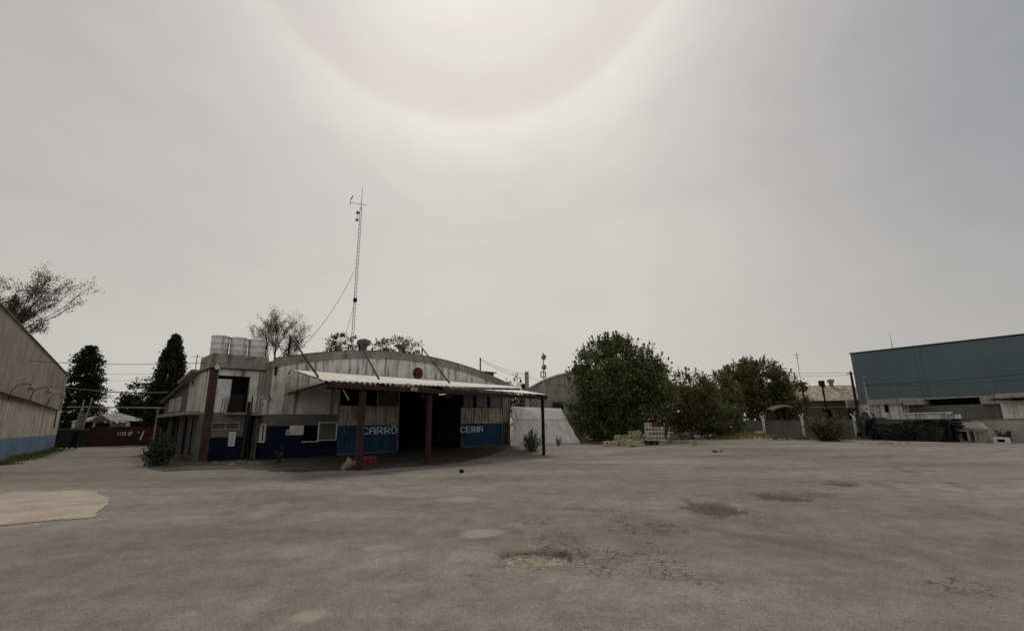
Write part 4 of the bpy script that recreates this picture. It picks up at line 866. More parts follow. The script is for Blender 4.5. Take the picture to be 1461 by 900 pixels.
# arched building behind
bp_=thing('arched_building','plain grey arched-roof building behind the leaning sheets','building',(7.4,50,0))
def ba(x): return 6.95-2.0*(x/6.2)**2
g=MB(); n=30; wx0,wx1,wz0_,wz1_=-3.25,-2.05,2.95,3.72
def bwall(x0,x1,zb,m=0):
    k=max(1,int((x1-x0)/.4)); xs=[x0+(x1-x0)*i/k for i in range(k+1)]
    for a,b in zip(xs,xs[1:]): g.prism([(a,0,zb),(b,0,zb),(b,0,ba(b)-.12),(a,0,ba(a)-.12)],(0,.25,0),m)
bwall(-6.1,wx0,0); bwall(wx0,wx1,wz1_); bwall(wx1,6.1,0); g.box(wx0,wx1,0,.25,0,wz0_)
g.build('wall',K['conc'],bp_)
g=MB()
for i in range(n):
    a=-6.3+12.6*i/n; b=-6.3+12.6*(i+1)/n
    g.add([(a,-.15,ba(a)-.10),(b,-.15,ba(b)-.10),(b,-.15,ba(b)+.06),(a,-.15,ba(a)+.06),(a,20,ba(a)-.10),(b,20,ba(b)-.10),(b,20,ba(b)+.06),(a,20,ba(a)+.06)],[(0,1,2,3),(3,2,6,7),(1,0,4,5),(5,4,7,6)])
g.build('roof',K['fascia_white'],bp_)
g=MB(); g.box(-6.1,-5.85,.25,20,0,4.9); g.build('side_wall',K['conc'],bp_)
g=MB(); g.box(wx0,wx1,.15,.2,wz0_,wz1_); o=g.build('window',K['glass_dark'],bp_)
g=MB()
for i in range(1,5): x=wx0+(wx1-wx0)*i/5; g.box(x-.02,x+.02,.05,.15,wz0_,wz1_)
for i in range(1,3): z=wz0_+(wz1_-wz0_)*i/3; g.box(wx0,wx1,.06,.14,z-.02,z+.02)
g.build('grille',K['dark_steel'],o)
# concrete utility post
up_=at(752,560,45); t=thing('utility_post','stubby square concrete utility post in front of the arched building','utility post',(up_.x,up_.y,0))
MB().box(-.19,.19,-.17,.17,0,6.45).build('shaft',K['conc'],t); g=MB(); g.box(-.55,-.2,-.2,.2,4.6,5.3); g.box(-.62,.2,-.24,-.18,4.5,4.56); g.build('meter_case',K['dark_wood'],t)
mt_=S(14.5,.35,6.4)
for k in range(2):
    cable('service_wire',('upper' if k==0 else 'lower')+' wire from workshop roof mast to the concrete utility post',sagline(mt_-Vector((0,0,.12*k)),Vector((up_.x,up_.y-.2,6.2-.35*k)),.25),.014)
cable('service_wire','wire from the utility post on toward the big leafy tree',sagline(Vector((up_.x,up_.y,6.0)),at(815,553,46),.1),.014)
# big tree and neighbours
def big(px,py,Y): 
    p=at(px,py,Y); return Vector((p.x,p.y,0))
c=Vector((9.0,40.2,0))
bigtree=leafy_tree('large_bush_tree','large round dark green bushy tree behind the stacked crates','tree',c,[(0,0,4.6,4.1,3.6,4.3),(-2.4,-.3,3.4,2.3,2.3,2.6),(2.3,-.2,4.0,2.4,2.4,3.0),(0,-1.2,2.2,4.0,2.4,2.2),(-.9,0,6.3,2.4,2.4,2.6),(1.2,0,6.2,2.2,2.3,2.4)],560,82,.25,K['leaf_big'],41,5.5,.32,shoots=240,shoot_len=1.1,spread=.34)
bigtree.scale=(1,1,.94)
leafy_tree('leafy_shrub_tree','lower mid-green shrubby tree right of the large bushy tree','tree',big(985,600,45),[(0,0,3.3,2.6,2.2,2.6),(-1.6,0,2.6,1.8,1.8,2.4),(1.4,0,2.6,1.8,1.8,2.2),(.3,-.6,1.3,2.9,1.8,1.3)],240,75,.24,K['leaf_mid'],42,3.8,.18,shoots=70,shoot_len=.9)
leafy_tree('leafy_shrub_tree','low dark shrub spilling over the grassy mound beside the grey fence','shrub',big(1028,610,46.5),[(0,0,1.6,2.1,1.6,1.5),(-1.2,0,1.9,1.4,1.4,1.6),(.9,-.3,1.0,1.4,1.2,.9)],120,70,.22,K['leaf_big'],43,1.8,.12,shoots=20,shoot_len=.6)
leafy_tree('broad_tree','broad dark tree with lobed crown beyond the grey panel fence','tree',big(1082,600,59),[(0,0,5.6,4.2,3.2,3.2),(-3.2,0,5.2,2.6,2.4,2.4),(3.4,0,5.0,2.8,2.4,2.4),(-1.4,0,7.0,2.0,2.,1.7),(1.7,0,7.3,1.8,1.8,1.6),(5.0,0,3.4,1.6,1.6,2.2),(0,-.8,2.6,5.6,2.6,2.0)],420,70,.3,K['leaf_mid'],44,5.2,.35,shoots=120,shoot_len=.9)
leafy_tree('broad_tree','yellowish-olive tree between shrub and broad tree, behind the fence end','tree',big(1030,600,54),[(0,0,4.7,2.4,2.,1.9),(-1.2,0,3.6,2.,2.,1.8),(1.2,0,3.3,2.,1.8,1.6)],130,70,.27,K['leaf_mid'],45,4.2,.2,shoots=40,shoot_len=.7)
# ================================================================== CRATES
def crate_mesh():
    """open-top plastic crate .42 x .32 x .30 with two hand-size holes on long sides, one on ends"""
    g=MB(); Lx,Ly,H=.42,.34,.30; t=.02
    def side(M4,w,holes):
        xs=[-w/2]; 
        for a,b in holes: xs+= [a,b]
        xs.append(w/2)
        for i in range(0,len(xs)-1,2): g.box(xs[i],xs[i+1],0,t,0.0,H,0,M4)
        for a,b in holes: g.box(a,b,0,t,0,.06,0,M4); g.box(a,b,0,t,.25,H,0,M4)
    T=Matrix.Translation; RZ=lambda d: Matrix.Rotation(R(d),4,'Z')
    side(T((0,-Ly/2,0)),Lx,[(-.178,-.022),(.022,.178)]); side(T((0,Ly/2,0))@RZ(180),Lx,[(-.05,.05)])
    side(T((-Lx/2+.0,0,0))@RZ(-90),Ly-2*t-.001,[(-.09,.09)]); side(T((Lx/2,0,0))@RZ(90),Ly-2*t-.001,[(-.09,.09)])
    return g
def crate_thing(label,loc,rz,m,group=None):
    t=thing('plastic_crate',label,'crate',loc,rz,group)
    crate_mesh().build('body',m,t); MB().box(-.188,.188,-.148,.148,.002,.02).build('base',m,t)
    return t
protos={}
def put_crate(label,loc,rz,mk,group,rot=None):
    if mk not in protos:
        protos[mk]=crate_thing(label,loc,rz,K[mk],group)
        if rot: protos[mk].rotation_euler=rot
    else:
        dup(protos[mk],loc,rz,label,group,rot)
cb=gp(935,634.5); cdir=Vector((1,.06,0)).normalized(); crz=math.atan2(cdir.y,cdir.x)
rown=['bottom','second','third','fourth','top']; r=random.Random(3)
for row in range(5):
    for c_ in range(3):
        mk='crate_w'; lab=None
        if row==0 and c_<2: mk='crate_dk'
        if row==4: mk='crate_w' if c_==0 else 'red_plastic'
        if row==4 and c_==2: continue
        off=(c_-1)*.435+r.gauss(0,.012)
        if row==4 and c_==1: off=.0
        col={'crate_w':'pale','crate_dk':'dark red','red_plastic':'bright red'}[mk]
        lab=f"{col} plastic crate, {['left','middle','right'][c_]} of the {rown[row]} row in crate stack"
        put_crate(lab,cb+cdir*off+Vector((0,r.gauss(0,.015),.305*row)),crz+r.gauss(0,.03),mk,'crates in the neat stack')
p_=[(867,636.5,0,'w'),(876,636,0,'w'),(884,635,0,'y'),(891,636.5,0,'y'),(898,637,0,'y'),(906,637,0,'y'),(914,636,0,'w'),(883,633,.30,'w'),(892,634,.30,'y'),(899,634,.31,'y'),(906,634,.30,'y'),(913,633.5,.31,'y'),(909,633.5,.60,'y'),(915,633.5,.60,'w'),(903,632.5,.58,'y')]
desc=['lying at the far left end','second from the left on the ground','third from the left on the ground','fourth from the left on the ground','fifth from the left on the ground, tilted','sixth from the left on the ground','on the ground next to the stack','alone on the second layer at left','second from left on the second layer','third from left on the second layer','fourth from left on the second layer, tilted','rightmost on the second layer','left-hand of the two topmost ones','topmost beside the neat stack','at the back of the third layer']
for i,((px,py,z,cc),d) in enumerate(zip(p_,desc)):
    g0=gp(px,py); rot=(r.gauss(0,.16),r.gauss(0,.16)+(1.57 if i in (4,10) else 0),crz+r.gauss(0,.5))
    put_crate(f"{'pale yellow' if cc=='y' else 'bleached'} crate {d} of the tumbled heap",g0+Vector((0,.25,z+(.21 if i in(4,10) else .03))),0,'crate' if cc=='y' else 'crate_w','crates in the tumbled heap',rot)
put_crate('single pale yellow crate standing alone on the asphalt right of the stack',gp(988.5,636.5)+Vector((0,.15,.21)),crz+.1,'crate',None,(1.571,0,crz+.1))
# red crate + rubble by the left post
t=thing('rubble_heap','heap of tan broken masonry at the foot of left canopy post','rubble',gp(497,669))
g=MB(); r=random.Random(8)
for i in range(34):
    s=r.uniform(.05,.17); a=r.uniform(0,6.28); q=r.random()**.7*.36; cpt=Vector((math.cos(a)*q,math.sin(a)*q*.6,max(.03,(.36-.6*q)*r.random())+s*.3))
    Mx=Matrix.Translation(cpt)@Matrix.Rotation(r.uniform(0,3),4,Vector((r.gauss(0,1),r.gauss(0,1),r.gauss(0,1))).normalized()); g.box(-s*.6,s*.6,-s*.45,s*.45,-s*.4,s*.4,0,Mx)
g.build('broken_blocks',K['stone'],t)
t=crate_thing('dull red plastic crate behind the foot of left canopy post',gp(524,665.5)+Vector((0,.15,0)),SHEDROT-.2,K['red_plastic']); t.scale=(1.15,1.15,1.25)
t=thing('black_block','small black block lying alone on the asphalt before the canopy','block',gp(658.5,674))
g=MB(); g.prism([(-.075,-.05,0),(.075,-.05,0),(.065,-.045,.10),(-.068,-.045,.11)],(0,.1,0)); g.build('lump',K['black'],t)
def scatter(name,label,px,py,w,h,n,smin,smax,m,seed,cat='rubble'):
    r=random.Random(seed); c0=gp(px,py); t=thing(name,label,cat,c0); g=MB()
    for i in range(n):
        p=gp(px+r.gauss(0,w/4),py+r.gauss(0,h/4))-c0; s=r.uniform(smin,smax)
        Mx=Matrix.Translation(p+Vector((0,0,s*.3)))@Matrix.Rotation(r.uniform(0,3),4,'Z')@Matrix.Rotation(r.gauss(0,.3),4,'X'); g.box(-s,s,-s*.6,s*.6,-s*.3,s*.3,0,Mx)
    g.build('pieces',m,t); return t
scatter('litter','white scraps of litter on the ground beside right canopy post',783,647,26,5,26,.02,.06,K['white_paint'],2,'litter')
scatter('litter','dark crushed litter on open asphalt right of the lone yellow crate',1021,644,14,3,12,.03,.09,K['dark_wood'],4,'litter')
scatter('rubble','pale broken rubble along the foot of the grey panel fence',1105,626,60,4,40,.05,.16,K['gravel'],5)
scatter('rubble','dark reddish rubble at the foot of leaning sheets near the large tree',848,631,34,5,60,.06,.2,K['brick'],6)
scatter('rubble','mixed rubble on the ground along right end of the workshop',722,638,24,4,40,.03,.1,K['conc_dark'],9)
scatter('rubble','dark low debris along the foot of the tower',330,661,90,6,60,.03,.12,K['conc_dark'],10)
t=thing('timber_pile','grey broken timber planks lying under the trees right of crate stack','timber',gp(975,627.5)); g=MB(); r=random.Random(12)
for i in range(12):
    a=r.uniform(-.5,.5); Lb=r.uniform(.8,2.2); cpt=Vector((r.gauss(0,.6),r.gauss(0,.3),.1+.06*i*.6)); g.bar(cpt-Vector((math.cos(a)*Lb/2,math.sin(a)*.3,-.05*r.random())),cpt+Vector((math.cos(a)*Lb/2,math.sin(a)*.3,.25*r.random())),.12,.05)
g.build('planks',K['wood'],t)
t=thing('brick_stack','small stack of dark red bricks under left edge of the large tree','brick stack',gp(853,629)); g=MB()
for k in range(6):
    for i in range(3): g.box(-.45+.3*i+.02*(k%2),-.17+.3*i+.02*(k%2),-.2,.2,.02+.13*k,.13+.13*k)
g.build('bricks',K['brick'],t)
t=thing('loose_plank','pale loose plank lying at the foot of tank tower','plank',gp(358,661)); MB().box(-.5,.5,-.08,.08,.01,.05).build('board',K['conc'],t)
# ================================================================== FAR RIGHT BOUNDARY
wa=gp(1048,621); wb=gp(1461,631.4); wd=(wb-wa); wd.z=0; wl=wd.length; wd.normalize(); wrot=math.atan2(wd.y,wd.x); wn=Vector((-wd.y,wd.x,0))
if wn.dot(CAMPOS-wa)>0: wn=-wn            # wn points away from us
sgn=1 if Vector((-wd.y,wd.x,0)).dot(wn)>0 else -1
def wp(px,py,off=0.):
    P=wa+wn*off; p=onplane(px,py,P,wn)-wa; return p.dot(wd),p.z
xs_=wp(1385,600)[0]
fence=thing('panel_fence','long low grey concrete panel fence along the far side of the yard','fence',wa,wrot)
g=MB(); n=int(xs_/2.2)
for i in range(n): g.box(xs_*i/n,xs_*(i+1)/n-.02,.0,.06*sgn,0,1.47) if sgn>0 else g.box(xs_*i/n,xs_*(i+1)/n-.02,-.06,0,0,1.47)
g.build('panels',K['far_wall'],fence)
g=MB(); g.box(0,xs_,min(-.03,0.09*sgn) if sgn<0 else -.03,.09 if sgn>0 else .03,1.47,1.53); g.build('cap',K['conc_dark'],fence)
pwall=thing('boundary_wall','pale rendered low boundary wall at the right end of the fence','wall',wa+wd*(xs_+.02),wrot)
g=MB(); g.box(0,16,*( (0,.2) if sgn>0 else (-.2,0)),0,1.42); g.build('render',K['far_pale'],pwall); g=MB(); g.box(0,16,*( (-.04,.24) if sgn>0 else (-.24,.04)),1.42,1.48); g.build('coping',K['conc_dark'],pwall)
fpst=None
for (px,lab) in ((1093,'white forked concrete fence post by the grassy mound'),(1149,'white forked concrete fence post left of the yellowish bush'),(1224,'white forked concrete fence post between the bush and dark heap')):
    s0=wp(px,612)[0]; P=wa+wd*s0-wn*.25
    if fpst is None:
        fpst=thing('fence_post',lab,'fence post',P,wrot,'forked white fence posts'); MB().box(-.075,.075,-.075,.075,0,1.75).build('shaft',K['tank'],fpst)
        g=MB(); g.bar((0,0,1.73),(-.24,0,2.02),.06); g.bar((0,0,1.73),(.16,.0,2.12),.06); g.build('fork',K['tank'],fpst)
    else: dup(fpst,P,wrot,lab)
# grassy mound, white block
g=MB(); r=random.Random(15); mc=gp(1066,625); 
g.grid(lambda s,t:(mc.x+(s-.5)*6.5,mc.y+(t-.5)*3.4,max(-.05,.42*max(0,1-((s-.5)*2)**2)*max(0,1-((t-.5)*2)**2)+.02*math.sin(s*21)*math.sin(t*13)-.03)),30,16,0,True)
g.build('grass_mound',K['patch'],kind='structure')
g=MB()
for i in range(5200):
    s,t=r.random(),r.random(); z=.42*(1-((s-.5)*2)**2)*(1-((t-.5)*2)**2)-.02
    p=Vector((mc.x+(s-.5)*6.6,mc.y+(t-.5)*3.5,max(0,z))); a=r.uniform(0,6.28); w=.03
    g.add([p+Vector((math.cos(a)*w,math.sin(a)*w,0)),p-Vector((math.cos(a)*w,math.sin(a)*w,0)),p+Vector((r.gauss(0,.08),r.gauss(0,.08),r.uniform(.06,.2)))],[(0,1,2)])
g.build('mound_grass',K['grass'],kind='stuff')
g=MB()
for i in range(4200):
    px=r.uniform(1095,1255); q=gp(px,r.gauss(626.3,.8)); h=r.uniform(.05,.35)
    if q.z>.1 or math.sin(px*.21)+r.gauss(0,.7)<-.2: continue
    a=r.uniform(0,6.28); w=.035; g.add([q+Vector((math.cos(a)*w,math.sin(a)*w,0)),q-Vector((math.cos(a)*w,math.sin(a)*w,0)),q+Vector((r.gauss(0,.1),r.gauss(0,.1),h))],[(0,1,2)])
g.build('fence_foot_weeds',K['leaf_bush'],kind='stuff')
t=thing('white_block','white concrete block lying beside the grassy mound near a fence post','block',gp(1084,622)); MB().box(-.38,.38,-.2,.2,0,.48).build('block',K['white_paint'],t)
weed('yellowish_bush','straggly yellowish-green bush growing in front of the far grey fence',gp(1183,629),2.55,3.3,K['leaf_bush'],17,90,.20,'bush',None,46)
weed('wall_bush','grey-green bush on the fence line right of third fence post',wa+wd*wp(1232,600)[0]+wn*.6,2.6,2.2,K['leaf_grey'],18,50,.18,'bush',None,40)
# dark heap of pallets and sheeting
def pallet(label,loc,rot,group):
    t=thing('pallet',label,'pallet',loc,0,group); t.rotation_euler=rot
    g=MB()
    for i in range(6): g.box(-.6,.6,-.5+.175*i,-.5+.175*i+.11,.115,.135)
    for i in range(3): g.box(-.6,.6,-.5+.41*i,-.5+.41*i+.1,0,.02)
    g.build('deck_boards',K['dark_wood'],t)
    g=MB()
    for x in (-.6,-.06,.5): g.box(x,x+.10,-.5,.495,.021,.114)
    g.build('stringers',K['dark_wood'],t); return t
pp=None; r=random.Random(23)
stk=[(1253,4),(1276,8),(1292,7),(1308,9),(1324,10),(1340,10),(1356,9),(1371,9)]
for i,(px,nn) in enumerate(stk):
    b0=wa+wd*wp(px,620)[0]-wn*1.1
    for k in range(nn):
        loc=b0+Vector((r.gauss(0,.05),r.gauss(0,.05),.14*k)); rot=(r.gauss(0,.07),r.gauss(0,.07),wrot+r.gauss(0,.3))
        lb='blackened timber pallet piled flat in the dark heap before the far fence'
        if pp is None: pp=pallet(lb,loc,rot,'dark pallets in the heap')
        else: dup(pp,loc,0,lb,'dark pallets in the heap',rot)
for i,(px,tl) in enumerate(((1268,1.2),(1300,1.35),(1318,1.25),(1348,1.3),(1364,1.28))):
    b0=wa+wd*wp(px,625)[0]-wn*1.95
    dup(pp,b0+Vector((0,0,.5)),0,'blackened timber pallet leaning upright against the dark heap','upright pallets against the heap',(tl,r.gauss(0,.25),wrot+r.gauss(0,.35)))
def drape(label,px0,px1,hh,seed,off=2.0):
    t=thing('black_sheeting',label,'sheeting'); s0=wp(px0,620)[0]; s1=wp(px1,620)[0]; rr=random.Random(seed); ph=[rr.uniform(0,6) for _ in range(5)]
    def fn(a,b):
        s=s0+(s1-s0)*a; fold=.10*math.sin(a*19+ph[0])+.07*math.sin(a*41+ph[1]); top=hh+.06*math.sin(a*9+ph[2])
        if b<.3: q=b/.3; p=wa+wd*s-wn*(off-1.6+1.3*q); z=top-.03*math.sin(q*3)
        else: q=(b-.3)/.7; p=wa+wd*s-wn*(off-.3+.35*q+fold*q+.1*math.sin(a*7+q*4)); z=top*(1-q)+.02+.05*math.sin(q*9+a*5)*(1-q)
        return (p.x,p.y,z)
    g=MB(); g.grid(fn,60,24,0,True); g.build('sheet',K['tarp_black'],t,solid=.01)
drape('black plastic sheeting draped over left end of the dark heap',1262,1279,1.62,3,2.15)
drape('black plastic sheeting hanging over right end of the dark heap',1366,1386,1.45,5,2.2)
scatter('rubble','pale scraps lying on the ground along the front of dark heap',1262,632,50,3,26,.03,.12,K['conc'],31)
weed('vine_clump','dark leafy creeper sprawling over the middle of dark pallet heap',wa+wd*wp(1318,620)[0]-wn*1.7,1.75,3.6,K['leaf_dk'],61,70,.16,'plant',None,26)
weed('vine_clump','dark leafy creeper over the left part of dark pallet heap',wa+wd*wp(1287,620)[0]-wn*1.8,1.5,2.2,K['leaf_grey'],62,40,.14,'plant',None,20)
# junk at the right end
def wt(px,off): return wa+wd*wp(px,620)[0]-wn*off
def framebox(label,px,w,h,d,m,off=1.4,cat='frame',name='empty_frame'):
    t=thing(name,label,cat,wt(px,off),wrot); b=.10
    g=MB(); g.box(-w/2,-w/2+b,0,d,0,h); g.box(w/2-b,w/2,0,d,0,h); g.box(-w/2+b,w/2-b,0,d,h-b,h); g.box(-w/2+b,w/2-b,0,d,0,b*.7); g.build('surround',m,t)
    MB().box(-w/2+b,w/2-b,d*.7,d*.75,b*.7,h-b).build('inside',K['black'],t); return t
framebox('pale concrete box frame with dark inside next to the dark heap',1397,.95,.80,.7,K['conc'])
framebox('pale concrete box frame with dark inside, farther from the dark heap',1411,1.0,.82,.7,K['conc'])
framebox('small white open box lying in front of the pale wall',1451,.62,.36,.4,K['white_paint'],2.0,'box','open_box')
t=thing('stone_slab','pale rough slab leaning on the low wall between box frames and white box','slab',wt(1427,1.2),wrot); g=MB(); g.prism([(-.6,0,0),(.62,0,0),(.55,0,.86),(-.35,0,.92),(-.58,0,.7)],(0,.2,0)); g.build('slab',K['far_pale'],t)
t=thing('scrap_pile','dark scrap standing behind the pale slab at right end','scrap',wt(1441,1.0),wrot); g=MB(); r=random.Random(41)
for i in range(9): x=r.uniform(-.45,.45); g.bar((x,0,0),(x+r.gauss(0,.15),r.gauss(0,.1),r.uniform(.4,.85)),.16,.08)
g.build('pieces',K['dark_wood'],t)
t=thing('white_drum','white round-topped drum behind the box frames','drum',wt(1400,.5),wrot); MB().lathe([(.001,0),(.22,0),(.22,1.0),(.20,1.12),(.12,1.2),(.001,1.22)],16).build('shell',K['white_paint'],t)
t=thing('metal_sheet','grey sheet metal lying across the concrete box frames','sheet',wt(1393,.9),wrot); g=MB(); g.prism([(-.9,0,.84),(.9,0,.9),(.6,.1,1.25),(-.8,.1,1.3)],(0,.5,.0)); g.build('sheet',K['far_pale'],t)
weed('weed_plant','spindly green weed before the pale wall at the right end',wt(1446,1.3),1.3,.7,K['leaf_grey'],51,9,.12,'weed',None,16)
weed('weed_plant','dark green weed climbing at the right end of dark heap',wt(1386,.4),2.0,.8,K['leaf_big'],52,14,.14,'weed',None,24)
# ================================================================== BUILDINGS BEHIND THE FENCE
def fbox(g,px0,px1,py0,py1,off,dep,m=0,pym=None,zlo=None):
    """box whose front face (at distance off behind the fence) spans the given measured extents"""
    pm=(px0+px1)/2
    s0=wp(px0,(py0+py1)/2,off)[0]; s1=wp(px1,(py0+py1)/2,off)[0]; z1=wp(pm,py0,off)[1]; z0=wp(pm,py1,off)[1] if zlo is None else zlo
    y=(off*sgn,(off+dep)*sgn); g.box(s0,s1,min(y),max(y),z0,z1,m); return s0,s1,z0,z1
HB=thing('concrete_hut','streaky whitish concrete hut with flat roof slab beyond the fence, left of warehouse','building',wa,wrot)
g=MB(); fbox(g,1226,1288,577,600,6,5,0,zlo=0); g.build('wall',K['block_white'],HB)
g=MB(); fbox(g,1239,1286,569,576.7,5.6,5.5); g.build('roof_slab',K['far_pale'],HB)
g=MB(); fbox(g,1262,1267,577.5,588,5.93,.05); g.build('slot_window',K['black'],HB)
g=MB(); fbox(g,1288.5,1306,569.5,577.5,5.6,5); g.build('roof_slab',K['far_pale'],HB)
GW=thing('grey_warehouse','low grey building with long dark opening under the blue-grey shed','building',wa,wrot)
g=MB(); fbox(g,1289,1428,577.5,600,7,6,0,zlo=0); g.build('wall',K['grey_paint'],GW)
g=MB(); fbox(g,1306,1397,569.5,577.2,7.6,4); g.build('opening',K['black'],GW)
g=MB(); fbox(g,1306,1397,566.5,568.2,6.8,6); g.build('edge_beam',K['far_pale'],GW)
g=MB(); fbox(g,1398,1430,564,576,6.6,6); g.build('end_panel',K['far_pale'],GW)
WS=thing('white_outbuilding','whitish outbuilding with thin dark canopy at the right edge beyond wall','building',wa,wrot)
g=MB(); fbox(g,1429,1490,571,600,4.5,5,0,zlo=0); g.build('wall',K['block_white'],WS)
g=MB(); fbox(g,1412,1490,567.2,569.4,3.6,6); g.build('canopy_roof',K['dark_steel'],WS)
g=MB(); fbox(g,1421,1490,560,566.6,8,5); g.build('upper_wall',K['far_pale'],WS)
LP=thing('white_planter_wall','low white painted block wall just behind the grey fence','wall',wa,wrot)
g=MB(); fbox(g,1288,1352,590.2,600,2.0,.3,0,zlo=0); g.build('blocks',K['block_white'],LP); g=MB(); fbox(g,1288,1353,588.2,590.0,1.9,.5); g.build('coping',K['white_paint'],LP)
g=MB(); fbox(g,1354,1368,591,600,2.0,.3,0,zlo=0); g.build('blocks',K['block_white'],LP)
# dark posts
for k,(px,pt_,pb_,off,lab) in enumerate(((1281.5,553,578,5.0,'short dark pole over the concrete hut roof'),(1418,546,567,5.0,'short dark pole at the white outbuilding canopy'))):
    s0,z0=wp(px,pb_,off); z1=wp(px,pt_,off)[1]; P=wa+wd*s0+wn*off
    t=thing('pole',lab,'pole',(P.x,P.y,0)); MB().tube([(0,0,0),(0,0,z1)],.042,7).build('shaft',K['conc_dark'],t); MB().bar((-.2,0,z1-.1),(.2,0,z1-.1),.035).build('crossarm',K['conc_dark'],t)
# big blue-grey shed
tl=at(1213,505,65); az=R(180-34.6); td=Vector((math.sin(az),math.cos(az),0)); trot=math.atan2(td.y,td.x)
TB=thing('cladded_warehouse','huge blue-grey metal clad warehouse filling the right horizon','building',(tl.x,tl.y,0),trot)
tsg=1 if Vector((-td.y,td.x,0)).dot(Vector((1,1,0)))>0 else -1
TH=tl.z; g=MB(); n=150; Lt=62.
prof=[]
for i in range(n):
    a=Lt*i/n; st=Lt/n; prof+=[(a,0),(a+st*.7,0),(a+st*.78,.014*tsg),(a+st*.92,.014*tsg)]
prof.append((Lt,0)); k=len(prof)
g.add([(p[0],p[1],z) for z in (0,TH) for p in prof],[(i,i+1,k+i+1,k+i) for i in range(k-1)],0)
g.build('cladding',K['teal'],TB)
g=MB(); g.prism([(0,.06*tsg,0),(0,.06*tsg,TH-.05),(0,25*tsg,TH-.05),(0,25*tsg,0)],(.1,0,0)); g.prism([(0,.06*tsg,TH-.05),(Lt,.06*tsg,TH-.05),(Lt,25*tsg,TH-.05),(0,25*tsg,TH-.05)],(0,0,.05)); g.build('side_and_roof',K['teal'],TB)
g=MB(); g.box(-.1,Lt,-.08 if tsg>0 else -.06,.06 if tsg>0 else .08,TH+.002,TH+.16); g.build('roof_edge',K['dark_steel'],TB)
for s in (7.,7.6,22.,36.):
    g=MB(); g.bar((s,-.03*tsg,0),(s,-.03*tsg,TH),.10,.03); g.build('seam_trim',K['teal'],TB)
s_=(at(1250,492,62)-Vector((tl.x,tl.y,0)))
t=thing('roof_antenna','thin whip antenna on the blue-grey warehouse roof edge','antenna',(tl+td*4.9).to_tuple()); t.location.z=TH+.16
MB().tube([(0,0,0),(0,0,1.9)],[.05,.02],6).build('whip',K['conc'],t)
# silver lamp post in front of warehouse
P=at(1239,577,56); t=thing('street_lamp','silver lamp post in front of the left end of blue-grey warehouse','street lamp',(P.x,P.y,0)); zt=at(1230,540,56).z
MB().tube([(0,0,0),(-.02,0,zt-.4)],[.13,.09],10).build('column',K['silver'],t); g=MB(); g.tube([(-.02,0,zt-.4),(-.1,-.1,zt),(-.35,-.5,zt+.12)],.05,6); g.build('arm',K['silver'],t); MB().box(-.5,-.28,-.8,-.45,zt+.08,zt+.18).build('lamp_head',K['silver'],t)
# cables in front of warehouse
cable('overhead_cable','upper dark cable sagging in front of the blue-grey warehouse',sagline(at(1232,549,50),at(1480,531,40),.15),.024)
cable('overhead_cable','lower dark cable sagging in front of the blue-grey warehouse',sagline(at(1232,550,50),at(1480,540,40),.15),.016)
P=at(1221,572,62); t=thing('utility_pole','tall dark utility pole at the left edge of blue-grey warehouse','utility pole',(P.x,P.y,0)); zt=at(1215.5,530,62).z
MB().tube([(0,0,0),(0,0,zt)],[.2,.14],8).build('shaft',K['dark_wood'],t); MB().bar((-.6,0,zt-.25),(.6,0,zt-.25),.09).build('crossarm',K['dark_wood'],t)
for k,dy in enumerate((0,4)):
    cable('overhead_cable',('upper' if k==0 else 'lower')+' wire in the sky between broad tree and the utility pole',sagline(Vector((P.x,P.y,zt-.1-.35*k)),at(1095,529+dy,70),.2),.022,'conc_dark')
# tiled house
hp=at(1147,590,75); hq=at(1226,590,75); HS=thing('tiled_house','brown brick house with mossy tiled roof between broad tree and warehouse','house',(hp.x,hp.y,0),0.)
wH=hq.x-hp.x+2; ez_=at(1185,571,75).z; rz_=at(1185,550,78).z
g=MB(); g.box(-3,wH,0,6,0,ez_); g.build('wall',K['brick'],HS)
g=MB(); g.grid(lambda s,t:(-3.4+(wH+3.6)*s,-.5+3.6*t,ez_-.05+(rz_-ez_)*t+.03*abs(math.sin(s*110))),220,10,0); g.grid(lambda s,t:(-3.4+(wH+3.6)*s,6.7-3.6*t,ez_-.05+(rz_-ez_)*t),10,4,0); g.build('roof',K['tile'],HS,solid=.1)
c1=at(1173,546,78); g=MB(); x=c1.x-hp.x; g.box(x-.4,x+.3,2.8,3.4,rz_-.3,rz_+.85); g.build('chimney',K['dark_wood'],HS)
c2=at(1186,546,78); g=MB(); g.lathe([(.3,-.3),(.3,.5),(.5,.55),(.5,.95),(.4,1.05),(.001,1.1)],14,0,(c2.x-hp.x,3.1,rz_)); g.build('roof_vent',K['conc'],HS)
g=MB(); g.box(3,4.4,-.05,-.002,1.7,3.0); g.build('opening',K['black'],HS); g=MB(); g.box(-3,wH,-.12,-.002,3.35,3.5); g.build('band_course',K['conc'],HS)
c3=at(1215,576,70); t=thing('meter_cabinet','pale box on posts beside the tiled house and utility pole','cabinet',(c3.x,c3.y,0)); MB().box(-.75,.75,-.2,.2,c3.z-.6,c3.z+.5).build('cabinet',K['far_pale'],t); MB().box(-.6,-.45,-.1,.1,0,c3.z-.6).build('leg',K['dark_steel'],t); MB().box(.45,.6,-.1,.1,0,c3.z-.6).build('leg',K['dark_steel'],t)
for px,pt_,lab in ((1177,550,'dark slim post in front of the tiled house roof'),(1147.5,553,'dark slim post between the broad tree and tiled house')):
    b=at(px+2.5,588,60); zt=at(px,pt_,60).z; t=thing('slim_post',lab,'post',(b.x,b.y,0)); MB().tube([(0,0,0),(0,0,zt)],.11,7).build('shaft',K['dark_steel'],t); MB().box(-.14,.14,-.14,.14,zt,zt+.06).build('cap',K['dark_steel'],t)
